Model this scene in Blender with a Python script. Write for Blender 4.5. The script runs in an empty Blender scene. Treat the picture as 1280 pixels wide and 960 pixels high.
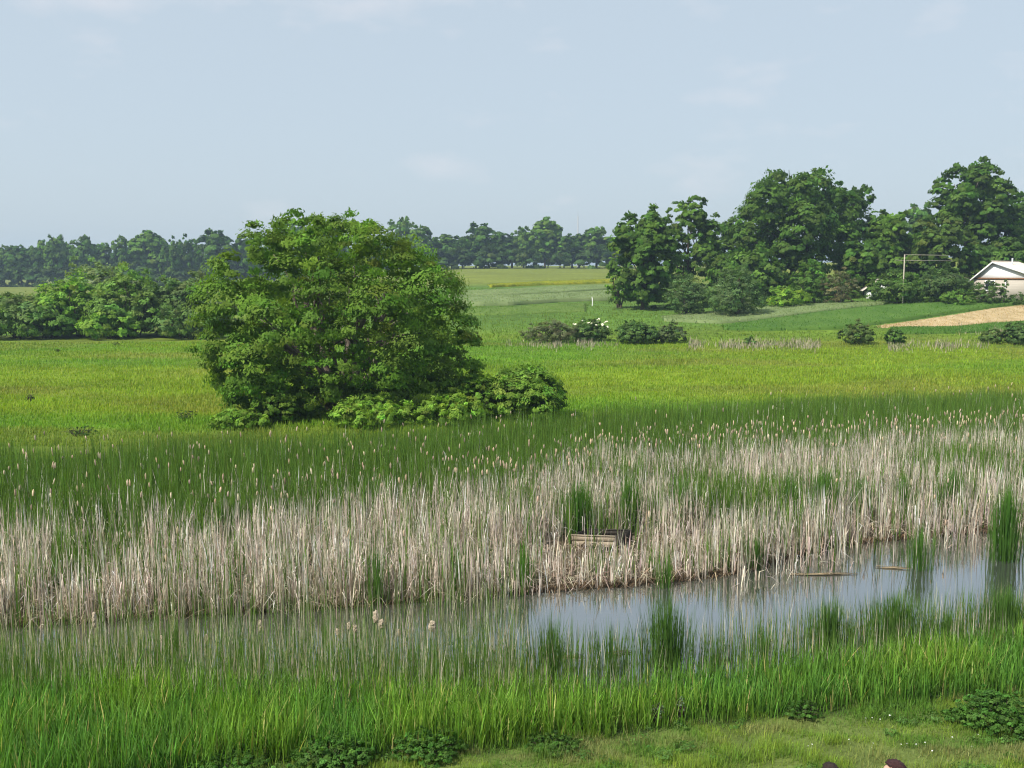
import bpy, bmesh, math, random
import numpy as np
from math import radians, sin, cos, pi
from mathutils import Vector, Matrix

# ------------------------------------------------------------------ camera, world, sun, exposure
S = bpy.context.scene
EYE, FPX, TILT = 8.1, 1244.0, radians(6.65)
cam = bpy.data.cameras.new('camera'); cam_o = bpy.data.objects.new('camera', cam)
S.collection.objects.link(cam_o); S.camera = cam_o
cam.sensor_width = 36.0; cam.lens = 36.0 * FPX / 1280.0
cam.clip_start = 0.1; cam.clip_end = 6000
cam_o.location = (0, 0, EYE); cam_o.rotation_euler = (pi/2 - TILT, 0, 0)

SUN_AZ, SUN_EL = radians(-127), radians(48)          # azimuth measured from +Y towards +X
W = bpy.data.worlds.new('World'); S.world = W; W.use_nodes = True
nt = W.node_tree; nt.nodes.clear()
def wn(t, **k):
    n = nt.nodes.new(t)
    for a, b in k.items(): setattr(n, a, b)
    return n
sky = wn('ShaderNodeTexSky', sky_type='NISHITA', sun_disc=False, sun_elevation=SUN_EL, sun_rotation=SUN_AZ,
         altitude=150, air_density=1.0, dust_density=2.5, ozone_density=1.5)
tc = wn('ShaderNodeTexCoord'); mp = wn('ShaderNodeMapping'); mp.inputs['Scale'].default_value = (1.0, 1.0, 2.6)
n1 = wn('ShaderNodeTexNoise'); n1.inputs['Scale'].default_value = 7.0; n1.inputs['Detail'].default_value = 6; n1.inputs['Roughness'].default_value = .55
rmp = wn('ShaderNodeMapRange'); rmp.inputs[1].default_value = .56; rmp.inputs[2].default_value = .74; rmp.inputs[4].default_value = .28
veil = wn('ShaderNodeMix', data_type='RGBA'); veil.inputs[0].default_value = .74
veil.inputs[7].default_value = (6.1, 7.1, 7.95, 1)      # high thin haze veil over the whole sky
cl = wn('ShaderNodeMix', data_type='RGBA'); cl.inputs[7].default_value = (8.6, 8.1, 8.3, 1)
bg = wn('ShaderNodeBackground'); bg.inputs[1].default_value = .085
ow = wn('ShaderNodeOutputWorld')
L = nt.links.new
L(tc.outputs['Generated'], mp.inputs[0]); L(mp.outputs[0], n1.inputs['Vector']); L(n1.outputs[0], rmp.inputs[0])
L(sky.outputs[0], veil.inputs[6]); L(veil.outputs[2], cl.inputs[6]); L(rmp.outputs[0], cl.inputs[0])
L(cl.outputs[2], bg.inputs[0]); L(bg.outputs[0], ow.inputs[0])

sl = bpy.data.lights.new('sun', 'SUN'); sl.energy = 4.6; sl.angle = radians(.6); sl.color = (1.0, .945, .86)
so = bpy.data.objects.new('sun', sl); S.collection.objects.link(so)
sd = Vector((cos(SUN_EL)*sin(SUN_AZ), cos(SUN_EL)*cos(SUN_AZ), sin(SUN_EL)))
so.rotation_euler = sd.to_track_quat('Z', 'Y').to_euler(); so.location = (-30, -10, 40)
S.view_settings.view_transform = 'Standard'; S.view_settings.look = 'None'
S.view_settings.exposure = 0.38; S.view_settings.gamma = 1.0
S.cycles.use_denoising = True; S.cycles.denoiser = 'OPENIMAGEDENOISE'
S.cycles.pixel_filter_type = 'BLACKMAN_HARRIS'; S.cycles.filter_width = 1.15
S.cycles.max_bounces = 6; S.cycles.diffuse_bounces = 3; S.cycles.glossy_bounces = 3
S.cycles.transmission_bounces = 4; S.cycles.volume_bounces = 0; S.cycles.caustics_reflective = False

RNG = np.random.default_rng(7); random.seed(7)
COL = S.collection

# ------------------------------------------------------------------ helpers: noise, camera maths, terrain
def h2(ix, iy, s): 
    v = np.sin(ix*127.1 + iy*311.7 + s*74.7)*43758.5453
    return v - np.floor(v)
def vn(x, y, s=0.):
    x = np.asarray(x, float); y = np.asarray(y, float)
    ix, iy = np.floor(x), np.floor(y); fx, fy = x-ix, y-iy
    fx = fx*fx*(3-2*fx); fy = fy*fy*(3-2*fy)
    a = h2(ix, iy, s)*(1-fx) + h2(ix+1, iy, s)*fx; b = h2(ix, iy+1, s)*(1-fx) + h2(ix+1, iy+1, s)*fx
    return a*(1-fy) + b*fy
def fbm(x, y, s=0., o=3):
    r = 0; a = .5; t = 0
    for i in range(o):
        r = r + a*vn(np.asarray(x)*2**i, np.asarray(y)*2**i, s+i*3.1); t += a; a *= .5
    return r/t
def sst(e0, e1, x):
    t = np.clip((np.asarray(x, float)-e0)/(e1-e0), 0, 1); return t*t*(3-2*t)
CT, ST = cos(TILT), sin(TILT)
def on_plane(px, py, z):
    """world x, y of the pixel on a horizontal plane of height z"""
    dv = (480-np.asarray(py, float))/FPX; dx = (np.asarray(px, float)-640)/FPX
    s = (z-EYE)/(-ST + dv*CT)
    return dx*s, (CT + dv*ST)*s
def curve(pts, z):
    p = np.array(pts, float); x, y = on_plane(p[:, 0], p[:, 1], z); o = np.argsort(x)
    return lambda q: np.interp(q, x[o], y[o])
SHORE = curve([(-400,885),(0,882),(400,886),(560,890),(640,884),(720,884),(850,862),(950,850),(1280,812),(1700,780)], 0)       # near bank meets water
REED = curve([(-400,800),(0,785),(100,779),(200,773),(330,766),(430,760),(560,750),(650,742),(760,735),(850,727),(930,716),(985,699),(1060,681),(1150,672),(1280,662),(1700,640)], 0)  # front edge of the reed bed
LAWN = curve([(-400,1060),(0,1030),(200,985),(330,962),(600,938),(850,902),(1050,884),(1280,864),(1700,845)], .25)               # sedge gives way to turf
xb = np.array([-60,-18,-8,0,8,18,26,60.]); yb = np.array([37,38,41,45,49.5,53,54.5,56.])
BACK = lambda q: np.interp(q, xb, yb)                                                                               # reed bed gives way to meadow
def T(x, y):
    x = np.asarray(x, float); y = np.asarray(y, float)
    sh, re, ba = SHORE(x), REED(x), BACK(x)
    bank = np.where(y < 13.9, .36 + (13.9-y)*.46, .36*np.clip((sh-y)/np.maximum(sh-13.9, .1), 0, 1))
    bank = np.minimum(bank, 6.5)
    bed = -.55*sst(0, .9, y-sh)*(1-sst(-.5, 0, y-re)) + .07*sst(-.25, .1, y-re)
    flat = .33*sst(-1.5, 5, y-ba) + .14*(fbm(x*.06, y*.06, 4)-.5)*sst(2, 14, y-ba)
    base = np.where(y < sh, bank, bed) + flat
    a = x/np.maximum(y, 1.)
    g = np.interp(y, [0,100,112,140,200,300,410,600,1500,4000], [0,0,.25,1.8,3.6,5.6,7.7,9.0,11,12])
    lat = sst(-.30, -.02, a)*(1 + .95*sst(.12, .48, a))
    lat = np.where(y > 260, lat*(1-.3*sst(260, 500, y)*sst(.1, .4, a)), lat)
    lf = np.clip((y-250)/1200, 0, 1)*1.0*(1-sst(-.30, -.02, a))
    return base + g*lat + lf + .5*(fbm(x*.02, y*.02, 9)-.5)*sst(112, 160, y)
def at(px, py):
    """where the pixel's ray meets the terrain"""
    dv = (480-py)/FPX; dx = (px-640)/FPX; d = np.array([dx, CT+dv*ST, -ST+dv*CT])
    s = np.geomspace(8, 2500, 4000); P = d[None, :]*s[:, None]
    z = P[:, 2]+EYE; t = T(P[:, 0], P[:, 1]); i = np.argmax(z < t)
    if z[i] >= t[i]: i = len(s)-1
    return Vector((P[i, 0], P[i, 1], float(T(P[i, 0], P[i, 1]))))
def atd(px, d):
    """ground point in column px at forward distance d"""
    z = float(T((px-640)/FPX*d, d)); x = (px-640)/FPX*(d*CT + (EYE-z)*ST)
    return Vector((x, d, float(T(x, d))))
def zrow(py, d):
    dv = (480-py)/FPX; return EYE + d*(-ST+dv*CT)/(CT+dv*ST)

# ------------------------------------------------------------------ helpers: meshes and objects
def mesh_np(name, V, F, col=None, mats=(), smooth=False):
    V = np.asarray(V, np.float32).reshape(-1, 3); me = bpy.data.meshes.new(name)
    F = [np.asarray(f, np.int32) for f in F if len(f)]
    me.vertices.add(len(V)); me.vertices.foreach_set('co', V.ravel())
    tot = np.concatenate([np.full(len(f), f.shape[1], np.int32) for f in F])
    li = np.concatenate([f.ravel() for f in F])
    me.loops.add(len(li)); me.polygons.add(len(tot)); me.loops.foreach_set('vertex_index', li)
    st = np.concatenate([[0], np.cumsum(tot)[:-1]]).astype(np.int32)
    me.polygons.foreach_set('loop_start', st)
    try: me.polygons.foreach_set('loop_total', tot)
    except Exception: pass
    if smooth: me.polygons.foreach_set('use_smooth', np.ones(len(tot), bool))
    me.update(calc_edges=True)
    if col is not None:
        at_ = me.color_attributes.new('Col', 'FLOAT_COLOR', 'POINT')
        c = np.ones((len(V), 4), np.float32); c[:, :3] = col; at_.data.foreach_set('color', c.ravel())
    for m in mats: me.materials.append(m)
    return me
def ob(name, me, parent=None, loc=None):
    o = bpy.data.objects.new(name, me); COL.objects.link(o)
    if parent: o.parent = parent
    if loc is not None: o.location = loc
    return o
def empty(name, loc, rz=0):
    o = bpy.data.objects.new(name, None); COL.objects.link(o); o.location = loc; o.rotation_euler = (0, 0, rz)
    o.empty_display_size = .3; return o
def tag(o, label=None, cat=None, group=None, kind=None):
    if label: o['label'] = label
    if cat: o['category'] = cat
    if group: o['group'] = group
    if kind: o['kind'] = kind
    return o
def join(parts):
    """parts: list of (V, [F...], col or None) -> V, F, C"""
    V, F, C, n = [], {}, [], 0
    for v, f, c in parts:
        v = np.asarray(v, float).reshape(-1, 3); V.append(v)
        C.append(np.broadcast_to(np.asarray(c if c is not None else (1, 1, 1), float), v.shape))
        for q in f:
            q = np.asarray(q, np.int64)
            if len(q): F.setdefault(q.shape[1], []).append(q+n)
        n += len(v)
    return np.concatenate(V), [np.concatenate(q) for q in F.values()], np.concatenate(C)
def box(x0, x1, y0, y1, z0, z1):
    v = [(x, y, z) for z in (z0, z1) for y in (y0, y1) for x in (x0, x1)]
    return np.array(v, float), [np.array([(0,2,3,1),(4,5,7,6),(0,1,5,4),(2,6,7,3),(0,4,6,2),(1,3,7,5)])]
def prism(poly, d, axis):
    """polygon (list of 2-D points) extruded by vector d; axis maps (u, v) -> 3-D"""
    a = np.array([axis(u, v) for u, v in poly], float); n = len(a); V = np.concatenate([a, a+np.array(d)])
    F = [np.array([(i, (i+1) % n, n+(i+1) % n, n+i) for i in range(n)]), np.array([list(range(n))[::-1]]), np.array([list(range(n, 2*n))])]
    return V, F
def tube(path, rad, sides=6):
    P = np.asarray(path, float); n = len(P); V = []; 
    for i in range(n):
        t = P[min(i+1, n-1)]-P[max(i-1, 0)]; t = t/(np.linalg.norm(t)+1e-9)
        u = np.cross(t, (0.3, .9, .1)); u /= np.linalg.norm(u)+1e-9; w = np.cross(t, u)
        a = np.linspace(0, 2*pi, sides, endpoint=False)
        V.append(P[i] + rad[i]*(np.cos(a)[:, None]*u + np.sin(a)[:, None]*w))
    V = np.concatenate(V); k = np.arange(sides); F = []
    for i in range(n-1):
        F.append(np.stack([i*sides+k, i*sides+(k+1) % sides, (i+1)*sides+(k+1) % sides, (i+1)*sides+k], 1))
    return V, [np.concatenate(F), np.array([list(range((n-1)*sides, n*sides))])]
def blades(P, H, Wd, yaw, lean, nseg=2, kink=None, col=None, tip=None):
    """leaf blades: P (n,3) feet; lean = horizontal offset of the tip; kink = fraction where a broken blade folds over"""
    n = len(P); H = np.broadcast_to(H, n); Wd = np.broadcast_to(Wd, n); lean = np.broadcast_to(lean, n)
    sx = np.stack([np.cos(yaw), np.sin(yaw), np.zeros(n)], 1); dr = np.stack([-np.sin(yaw), np.cos(yaw), np.zeros(n)], 1)
    up = np.array([0, 0, 1.]); V = []; C = []
    for i in range(nseg+1):
        t = i/nseg
        hz = H*(t - .12*(lean/H)**2*t*t); c = P + hz[:, None]*up + (lean*(.35*t+.65*t*t))[:, None]*dr
        if kink is not None:
            over = np.maximum(0, t-kink); c = c - (H*over*1.45)[:, None]*up + (H*over*.55)[:, None]*dr
        w = Wd*(1-.25*t)*.5
        cc = None if col is None else (col if tip is None else col*(1-t)+tip*t)
        if i < nseg:
            V += [c - sx*w[:, None], c + sx*w[:, None]]; C += [cc, cc]
        else: V.append(c); C.append(cc)
    m = 2*nseg+1; V = np.stack(V, 1).reshape(-1, 3); b = np.arange(n)[:, None]*m
    q = np.concatenate([b + np.array([2*i, 2*i+1, 2*i+3, 2*i+2]) for i in range(nseg-1)]) if nseg > 1 else np.zeros((0, 4), int)
    t3 = b + np.array([2*nseg-2, 2*nseg-1, 2*nseg])
    Cc = None if col is None else np.stack(C, 1).reshape(-1, 3)
    return V, [q, t3], Cc
def stamp(v, f, pos, scl, yaw, col=None, tilt=None):
    """copies of template (v, f) at pos"""
    n, m = len(pos), len(v); q = v[None]*scl[:, None, :]
    if tilt is not None: q = np.stack([q[..., 0]+q[..., 2]*tilt[:, None], q[..., 1], q[..., 2]], -1)
    c, s = np.cos(yaw)[:, None], np.sin(yaw)[:, None]
    q = np.stack([q[..., 0]*c-q[..., 1]*s, q[..., 0]*s+q[..., 1]*c, q[..., 2]], -1)+pos[:, None, :]
    F = [(np.arange(n)[:, None, None]*m + g[None]).reshape(-1, g.shape[1]) for g in f]
    C = None if col is None else np.repeat(col, m, 0)
    return q.reshape(-1, 3), F, C
def vary(base, n, sv=.18, sh=.08, rng=RNG):
    """n colours round a base: value and hue jitter"""
    b = np.asarray(base, float); k = np.exp(rng.normal(0, sv, (n, 1))); h = np.exp(rng.normal(0, sh, (n, 3)))
    return np.clip(b*k*h, .005, .95)

# ------------------------------------------------------------------ materials
def mat(name):
    m = bpy.data.materials.new(name); m.use_nodes = True; n = m.node_tree; n.nodes.clear()
    return m, n, n.nodes.new('ShaderNodeOutputMaterial')
def leafmat(name, trans=.38, rough=.6, spec=.08, tint=(1.2, 1.3, .5)):
    m, n, o = mat(name); a = n.nodes.new('ShaderNodeAttribute'); a.attribute_name = 'Col'
    p = n.nodes.new('ShaderNodeBsdfPrincipled'); p.inputs['Roughness'].default_value = rough; p.inputs['Specular IOR Level'].default_value = spec
    t = n.nodes.new('ShaderNodeBsdfTranslucent'); mx = n.nodes.new('ShaderNodeMixShader'); mx.inputs[0].default_value = trans
    tm = n.nodes.new('ShaderNodeMix'); tm.data_type = 'RGBA'; tm.blend_type = 'MULTIPLY'; tm.inputs[0].default_value = 1; tm.inputs[7].default_value = (*tint, 1)
    l = n.links.new; l(a.outputs['Color'], p.inputs['Base Color']); l(a.outputs['Color'], tm.inputs[6]); l(tm.outputs[2], t.inputs[0])
    l(p.outputs[0], mx.inputs[1]); l(t.outputs[0], mx.inputs[2]); l(mx.outputs[0], o.inputs[0]); return m
def surf(name, c1, c2, scale=3., rough=.85, spec=.2, bump=.0, detail=5, bscale=None, stretch=(1, 1, 1), c3=None, metal=0.):
    """noise-mottled opaque surface in object coordinates"""
    m, n, o = mat(name); p = n.nodes.new('ShaderNodeBsdfPrincipled'); p.inputs['Roughness'].default_value = rough
    p.inputs['Specular IOR Level'].default_value = spec; p.inputs['Metallic'].default_value = metal
    tcn = n.nodes.new('ShaderNodeTexCoord'); mpp = n.nodes.new('ShaderNodeMapping'); mpp.inputs['Scale'].default_value = stretch
    nz = n.nodes.new('ShaderNodeTexNoise'); nz.inputs['Scale'].default_value = scale; nz.inputs['Detail'].default_value = detail; nz.inputs['Roughness'].default_value = .62
    r = n.nodes.new('ShaderNodeValToRGB'); e = r.color_ramp.elements
    e[0].position = .33; e[0].color = (*c1, 1); e[1].position = .67; e[1].color = (*c2, 1)
    if c3: q = r.color_ramp.elements.new(.5); q.color = (*c3, 1)
    l = n.links.new; l(tcn.outputs['Object'], mpp.inputs[0]); l(mpp.outputs[0], nz.inputs['Vector']); l(nz.outputs[0], r.inputs[0]); l(r.outputs[0], p.inputs['Base Color'])
    if bump:
        b = n.nodes.new('ShaderNodeBump'); b.inputs['Strength'].default_value = bump; b.inputs['Distance'].default_value = .05
        nb = n.nodes.new('ShaderNodeTexNoise'); nb.inputs['Scale'].default_value = bscale or scale*6; nb.inputs['Detail'].default_value = 4
        l(mpp.outputs[0], nb.inputs['Vector']); l(nb.outputs[0], b.inputs['Height']); l(b.outputs[0], p.inputs['Normal'])
    l(p.outputs[0], o.inputs[0]); return m
M_LEAF = leafmat('foliage'); M_FAR = leafmat('far_foliage', .3, .8, .03)
M_GRASS = leafmat('grass_blades', .40, .55, .14); M_DRY = leafmat('dry_reed', .3, .8, .08, (1.0, .95, .8))
M_BARK = surf('bark', (.07, .055, .04), (.20, .165, .125), 5, .95, .1, .6, stretch=(1, 1, .25))
M_BARKD = surf('dark_bark', (.035, .028, .02), (.10, .08, .06), 5, .95, .1, .6, stretch=(1, 1, .25))
def attr_ground():
    m, n, o = mat('ground_soil'); l = n.links.new
    a = n.nodes.new('ShaderNodeAttribute'); a.attribute_name = 'Col'
    p = n.nodes.new('ShaderNodeBsdfPrincipled'); p.inputs['Roughness'].default_value = .95; p.inputs['Specular IOR Level'].default_value = .1
    g = n.nodes.new('ShaderNodeNewGeometry'); mm = []
    for sc, st, lo, hi in ((.9, (1, 1, 1), .72, 1.25), (.05, (1, 2.2, 1), .80, 1.18), (14., (1, 1, 1), .75, 1.22)):
        mp_ = n.nodes.new('ShaderNodeMapping'); mp_.inputs['Scale'].default_value = st
        z = n.nodes.new('ShaderNodeTexNoise'); z.inputs['Scale'].default_value = sc; z.inputs['Detail'].default_value = 5
        r = n.nodes.new('ShaderNodeMapRange'); r.inputs[1].default_value = .3; r.inputs[2].default_value = .7; r.inputs[3].default_value = lo; r.inputs[4].default_value = hi
        l(g.outputs['Position'], mp_.inputs[0]); l(mp_.outputs[0], z.inputs['Vector']); l(z.outputs[0], r.inputs[0]); mm.append(r)
    m1 = n.nodes.new('ShaderNodeMath'); m1.operation = 'MULTIPLY'; m2 = n.nodes.new('ShaderNodeMath'); m2.operation = 'MULTIPLY'
    l(mm[0].outputs[0], m1.inputs[0]); l(mm[1].outputs[0], m1.inputs[1]); l(m1.outputs[0], m2.inputs[0]); l(mm[2].outputs[0], m2.inputs[1])
    v = n.nodes.new('ShaderNodeVectorMath'); v.operation = 'SCALE'; l(a.outputs['Color'], v.inputs[0]); l(m2.outputs[0], v.inputs['Scale'])
    l(v.outputs[0], p.inputs['Base Color']); l(p.outputs[0], o.inputs[0]); return m
M_GROUND = attr_ground()

# ------------------------------------------------------------------ ground: one sheet from behind the camera to the horizon
ys = np.unique(np.concatenate([np.linspace(-60, 12, 30), np.arange(12, 57, .4), np.arange(57, 130, 1.4), np.arange(130, 440, 5), np.geomspace(440, 2600, 30)]))
us = np.linspace(-1, 1, 161); us = np.sign(us)*(.55*np.abs(us)+.45*np.abs(us)**2.2)
GX = us[None, :]*(38 + 1.05*np.abs(ys)[:, None]); GY = np.repeat(ys[:, None], len(us), 1); GZ = T(GX, GY)
MEADOW = np.array((.105, .150, .028)); 
def meadow_col(x, y):
    """colour of the standing meadow: yellow green with rusty sorrel drifts and fresh green streaks"""
    a = fbm(x*.035, y*.11, 21, 4)[..., None]; b = fbm(x*.06+9, y*.16, 33, 3)[..., None]; c = fbm(x*.4, y*.5, 12, 2)[..., None]
    k = np.clip((a-.36)/.28, 0, 1); r = np.clip((b-.50)/.16, 0, 1)
    g = np.array((.166, .242, .020))*k + np.array((.110, .214, .020))*(1-k)
    g = g*(1-.4*r) + np.array((.18, .17, .045))*.4*r
    return g*(.82+.36*c)
def ground_col(x, y):
    sh, re, ba, la = SHORE(x)[..., None], REED(x)[..., None], BACK(x)[..., None], LAWN(x)[..., None]; Y = y[..., None]
    c = meadow_col(x, y)*.8
    mud = np.array((.085, .066, .042)); turf = np.array((.105, .140, .034)); sed = np.array((.035, .055, .015)); bot = np.array((.05, .045, .03))
    c = np.where(Y < ba+1.5, np.array((.045, .06, .02)), c)
    bk = sst(-4, 2, Y-ba); c = np.where(Y < ba, mud*(1-bk)+np.array((.04, .055, .02))*bk, c)
    c = np.where(Y < re, bot, c); c = np.where(Y < sh, sed, c); c = np.where(Y < la, turf*(.7+.6*fbm(x*1.3, y*1.3, 5)[..., None]), c)
    far = sst(104, 125, Y)*sst(-.3, -.1, (x/np.maximum(y, 1))[..., None])
    hill = np.array((.085, .160, .026))*(.85+.3*fbm(x*.05, y*.03, 8)[..., None]); c = c*(1-far)+hill*far
    fld = sst(205, 235, Y); c = c*(1-fld)+np.array((.150, .180, .030))*(.9+.2*fbm(x*.02, y*.02, 3)[..., None])*fld
    return c
nr, nc = GX.shape; idx = np.arange(nr*nc).reshape(nr, nc)
quads = np.stack([idx[:-1, :-1], idx[:-1, 1:], idx[1:, 1:], idx[1:, :-1]], -1).reshape(-1, 4)
ground = ob('ground', mesh_np('ground', np.stack([GX, GY, GZ], -1), [quads], ground_col(GX, GY).reshape(-1, 3), [M_GROUND], True))
tag(ground, 'green bank, marsh bottom, meadow and low hill to the horizon', 'ground', kind='structure')

# pond water
m, n, o = mat('pond_water'); p = n.nodes.new('ShaderNodeBsdfPrincipled')
p.inputs['Base Color'].default_value = (.05, .055, .045, 1); p.inputs['Roughness'].default_value = .035; p.inputs['IOR'].default_value = 1.33
gl = n.nodes.new('ShaderNodeBsdfGlossy'); gl.inputs['Roughness'].default_value = .03; gl.inputs['Color'].default_value = (.93, .95, .97, 1)
fr = n.nodes.new('ShaderNodeFresnel'); fr.inputs['IOR'].default_value = 4.6
nz = n.nodes.new('ShaderNodeTexNoise'); nz.inputs['Scale'].default_value = 2.2; nz.inputs['Detail'].default_value = 3
g = n.nodes.new('ShaderNodeNewGeometry'); mp_ = n.nodes.new('ShaderNodeMapping'); mp_.inputs['Scale'].default_value = (1, 2.5, 1)
b = n.nodes.new('ShaderNodeBump'); b.inputs['Strength'].default_value = .10; b.inputs['Distance'].default_value = .02
mx = n.nodes.new('ShaderNodeMixShader'); l = n.links.new
l(g.outputs['Position'], mp_.inputs[0]); l(mp_.outputs[0], nz.inputs['Vector']); l(nz.outputs[0], b.inputs['Height'])
for q in (p, gl, fr): l(b.outputs[0], q.inputs['Normal'])
l(fr.outputs[0], mx.inputs[0]); l(p.outputs[0], mx.inputs[1]); l(gl.outputs[0], mx.inputs[2]); l(mx.outputs[0], o.inputs[0]); M_WATER = m
wx = np.linspace(-45, 55, 60); wy0 = SHORE(wx)-.6; wy1 = REED(wx)+1.2
WV = np.concatenate([np.stack([wx, wy0, np.zeros(60)], 1), np.stack([wx, wy1, np.zeros(60)], 1)]); k = np.arange(59)
tag(ob('pond_water', mesh_np('pond_water', WV, [np.stack([k, k+1, 60+k+1, 60+k], 1)], None, [M_WATER])), 'still grey blue pond water reflecting sky and reeds', 'water', kind='structure')

# ------------------------------------------------------------------ crop fields on the slope (draped slabs with a little height)
CROP = []; PLOT = []
def field(name, label, top, bot, h, m, nx=46, ny=10):
    """strip between two pixel polylines, laid on the terrain; h = crop height"""
    top, bot = np.array(top, float), np.array(bot, float); x0 = max(top[0, 0], bot[0, 0]); x1 = min(top[-1, 0], bot[-1, 0]); V = []
    for i in range(nx+1):
        px = x0+(x1-x0)*i/nx; ya = np.interp(px, top[:, 0], top[:, 1]); yb_ = np.interp(px, bot[:, 0], bot[:, 1])
        pa, pb = at(px, ya), at(px, yb_)
        for j in range(ny+1):
            q = pa.lerp(pb, j/ny); V.append((q.x, q.y, float(T(q.x, q.y))+h*(.9+.2*random.random())))
    V = np.array(V); I = np.arange((nx+1)*(ny+1)).reshape(nx+1, ny+1); CROP.append((V.reshape(nx+1, ny+1, 3), h, m.name)); PLOT.append((top, bot))
    Q = np.stack([I[:-1, :-1], I[:-1, 1:], I[1:, 1:], I[1:, :-1]], -1).reshape(-1, 4)
    rim = np.concatenate([I[:, 0], I[-1, 1:], I[-2::-1, -1], I[0, -2:0:-1]]); nV = len(V); low = V[rim].copy(); low[:, 2] = T(low[:, 0], low[:, 1])-.3
    kk = np.arange(len(rim)); k2 = (kk+1) % len(rim); R = np.stack([rim, rim[k2], nV+k2, nV+kk], 1)
    return tag(ob(name, mesh_np(name, np.concatenate([V, low]), [Q, R], None, [m], True)), label, 'field', kind='structure')
M_PALE = surf('pale_crop', (.125, .175, .065), (.185, .235, .10), .35, .95, .1, .5, stretch=(1, .35, 1), bscale=3)
M_MID = surf('mid_crop', (.085, .15, .03), (.135, .20, .045), .4, .95, .1, .5, stretch=(1, .35, 1), bscale=3)
M_DEEP = surf('deep_crop', (.055, .12, .02), (.09, .165, .03), .4, .95, .1, .6, stretch=(1, .4, 1), bscale=3)
M_TAN = surf('tan_stubble', (.33, .25, .13), (.50, .39, .23), .8, .95, .1, .5, stretch=(1, .5, 1), bscale=4, c3=(.42, .32, .175))
M_YEL = surf('yellow_bloom', (.15, .20, .025), (.38, .36, .025), .3, .95, .1, .5, bscale=3, stretch=(1, .6, 1))
field('rapeseed_strip', 'thin yellow flowering strip across the far slope', [(612,358),(680,354.2),(770,351)], [(612,359.6),(680,356.6),(770,353.6)], .5, M_YEL, 40, 3)
field('crop_field', 'pale grey green crop strip just below the yellow strip', [(560,367),(640,363.5),(700,360),(778,357.5)], [(560,371),(640,370.6),(700,367.5),(778,361.6)], .45, M_PALE)
field('crop_field', 'pale grey green crop strip with a short dark step on its near side', [(560,373),(640,372.4),(700,369.6),(785,364)], [(560,383),(640,382),(700,378),(785,375)], .55, M_PALE)
field('crop_field', 'mid green crop plot left of the white field post', [(560,386),(640,385),(690,381),(732,380)], [(560,394),(640,394),(700,391),(732,390)], .15, M_MID)
field('crop_field', 'pale green crop plot in front of the rounded shrubs', [(830,398),(900,391),(960,385.5),(1050,381),(1105,380)], [(830,402),(900,405),(960,399.5),(1050,387.5),(1105,381.5)], .35, M_PALE)
field('crop_field', 'deep green crop plot sloping above the tan field', [(905,410),(960,401.5),(1050,389.5),(1105,384),(1180,380.5),(1300,374)], [(905,413),(960,414),(1050,412),(1098,406),(1180,394),(1300,376.5)], .35, M_DEEP)
field('stubble_field', 'dry tan stubble field wedge below the white gabled house', [(1101,407.5),(1180,396),(1240,386),(1330,376)], [(1101,410),(1180,409),(1240,403),(1330,398)], .06, M_TAN)
field('crop_field', 'green grass strip between tan field and pale reeds', [(1116,411),(1200,410.5),(1330,400)], [(1116,418),(1200,417),(1330,412)], .25, M_DEEP)

# the standing crop itself, and rough grass on the slope between the plots
rng = np.random.default_rng(90); parts = []; CC = {'pale_crop': (.235, .30, .125), 'mid_crop': (.13, .22, .035), 'deep_crop': (.085, .19, .026), 'tan_stubble': (.46, .35, .19), 'yellow_bloom': (.28, .30, .03)}
for G, h, mn in CROP:
    n_ = 5200; i, j = rng.integers(0, G.shape[0]-1, n_), rng.integers(0, G.shape[1]-1, n_); a, b_ = rng.random((n_, 1)), rng.random((n_, 1))
    P = (G[i, j]*(1-a)+G[i+1, j]*a)*(1-b_)+(G[i, j+1]*(1-a)+G[i+1, j+1]*a)*b_; P = P+rng.normal(0, .25, (n_, 3))*np.array([1, 1, 0]); P[:, 2] -= .12
    c = np.array(CC[mn])*(.75+.5*fbm(P[:, 0]*.25, P[:, 1]*.12, 77))[:, None]
    parts.append(blades(P, rng.uniform(.14, .24, n_)+.25*h*rng.random(n_), rng.uniform(.08, .2, n_), rng.uniform(0, 6.28, n_), .06, 1, None, vary(c, n_, .16, .05, rng)))
n_ = 60000; y = rng.uniform(103, 205, n_); x = rng.uniform(-.2, .62, n_)*y; tn = fbm(x*.12, y*.06, 58, 3); P = np.stack([x, y, T(x, y)-.05], 1)
dz = P[:, 2]-EYE; dep = y*CT-dz*ST; qx = 640+FPX*x/dep; qy = 480-FPX*(y*ST+dz*CT)/dep; k = np.ones(n_, bool)
for tp, bt_ in PLOT: k &= ~((qx > max(tp[0, 0], bt_[0, 0])) & (qx < min(tp[-1, 0], bt_[-1, 0])) & (qy > np.interp(qx, tp[:, 0], tp[:, 1])-1) & (qy < np.interp(qx, bt_[:, 0], bt_[:, 1])+1))
P, tn, x, y = P[k], tn[k], x[k], y[k]; n_ = len(P)
c = np.array((.135, .225, .030))*tn[:, None]*1.2+np.array((.16, .20, .04))*(1-tn)[:, None]*.9
parts.append(blades(P, rng.uniform(.10, .38, n_)*(.4+tn), rng.uniform(.08, .22, n_), rng.uniform(0, 6.28, n_), .08, 1, None, vary(c, n_, .18, .06, rng)))
V, F, C = join(parts); tag(ob('slope_grass', mesh_np('slope_grass', V, F, C, [M_GRASS])), 'rough grass and crop blades covering the far slope', 'grass', kind='stuff')

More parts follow.
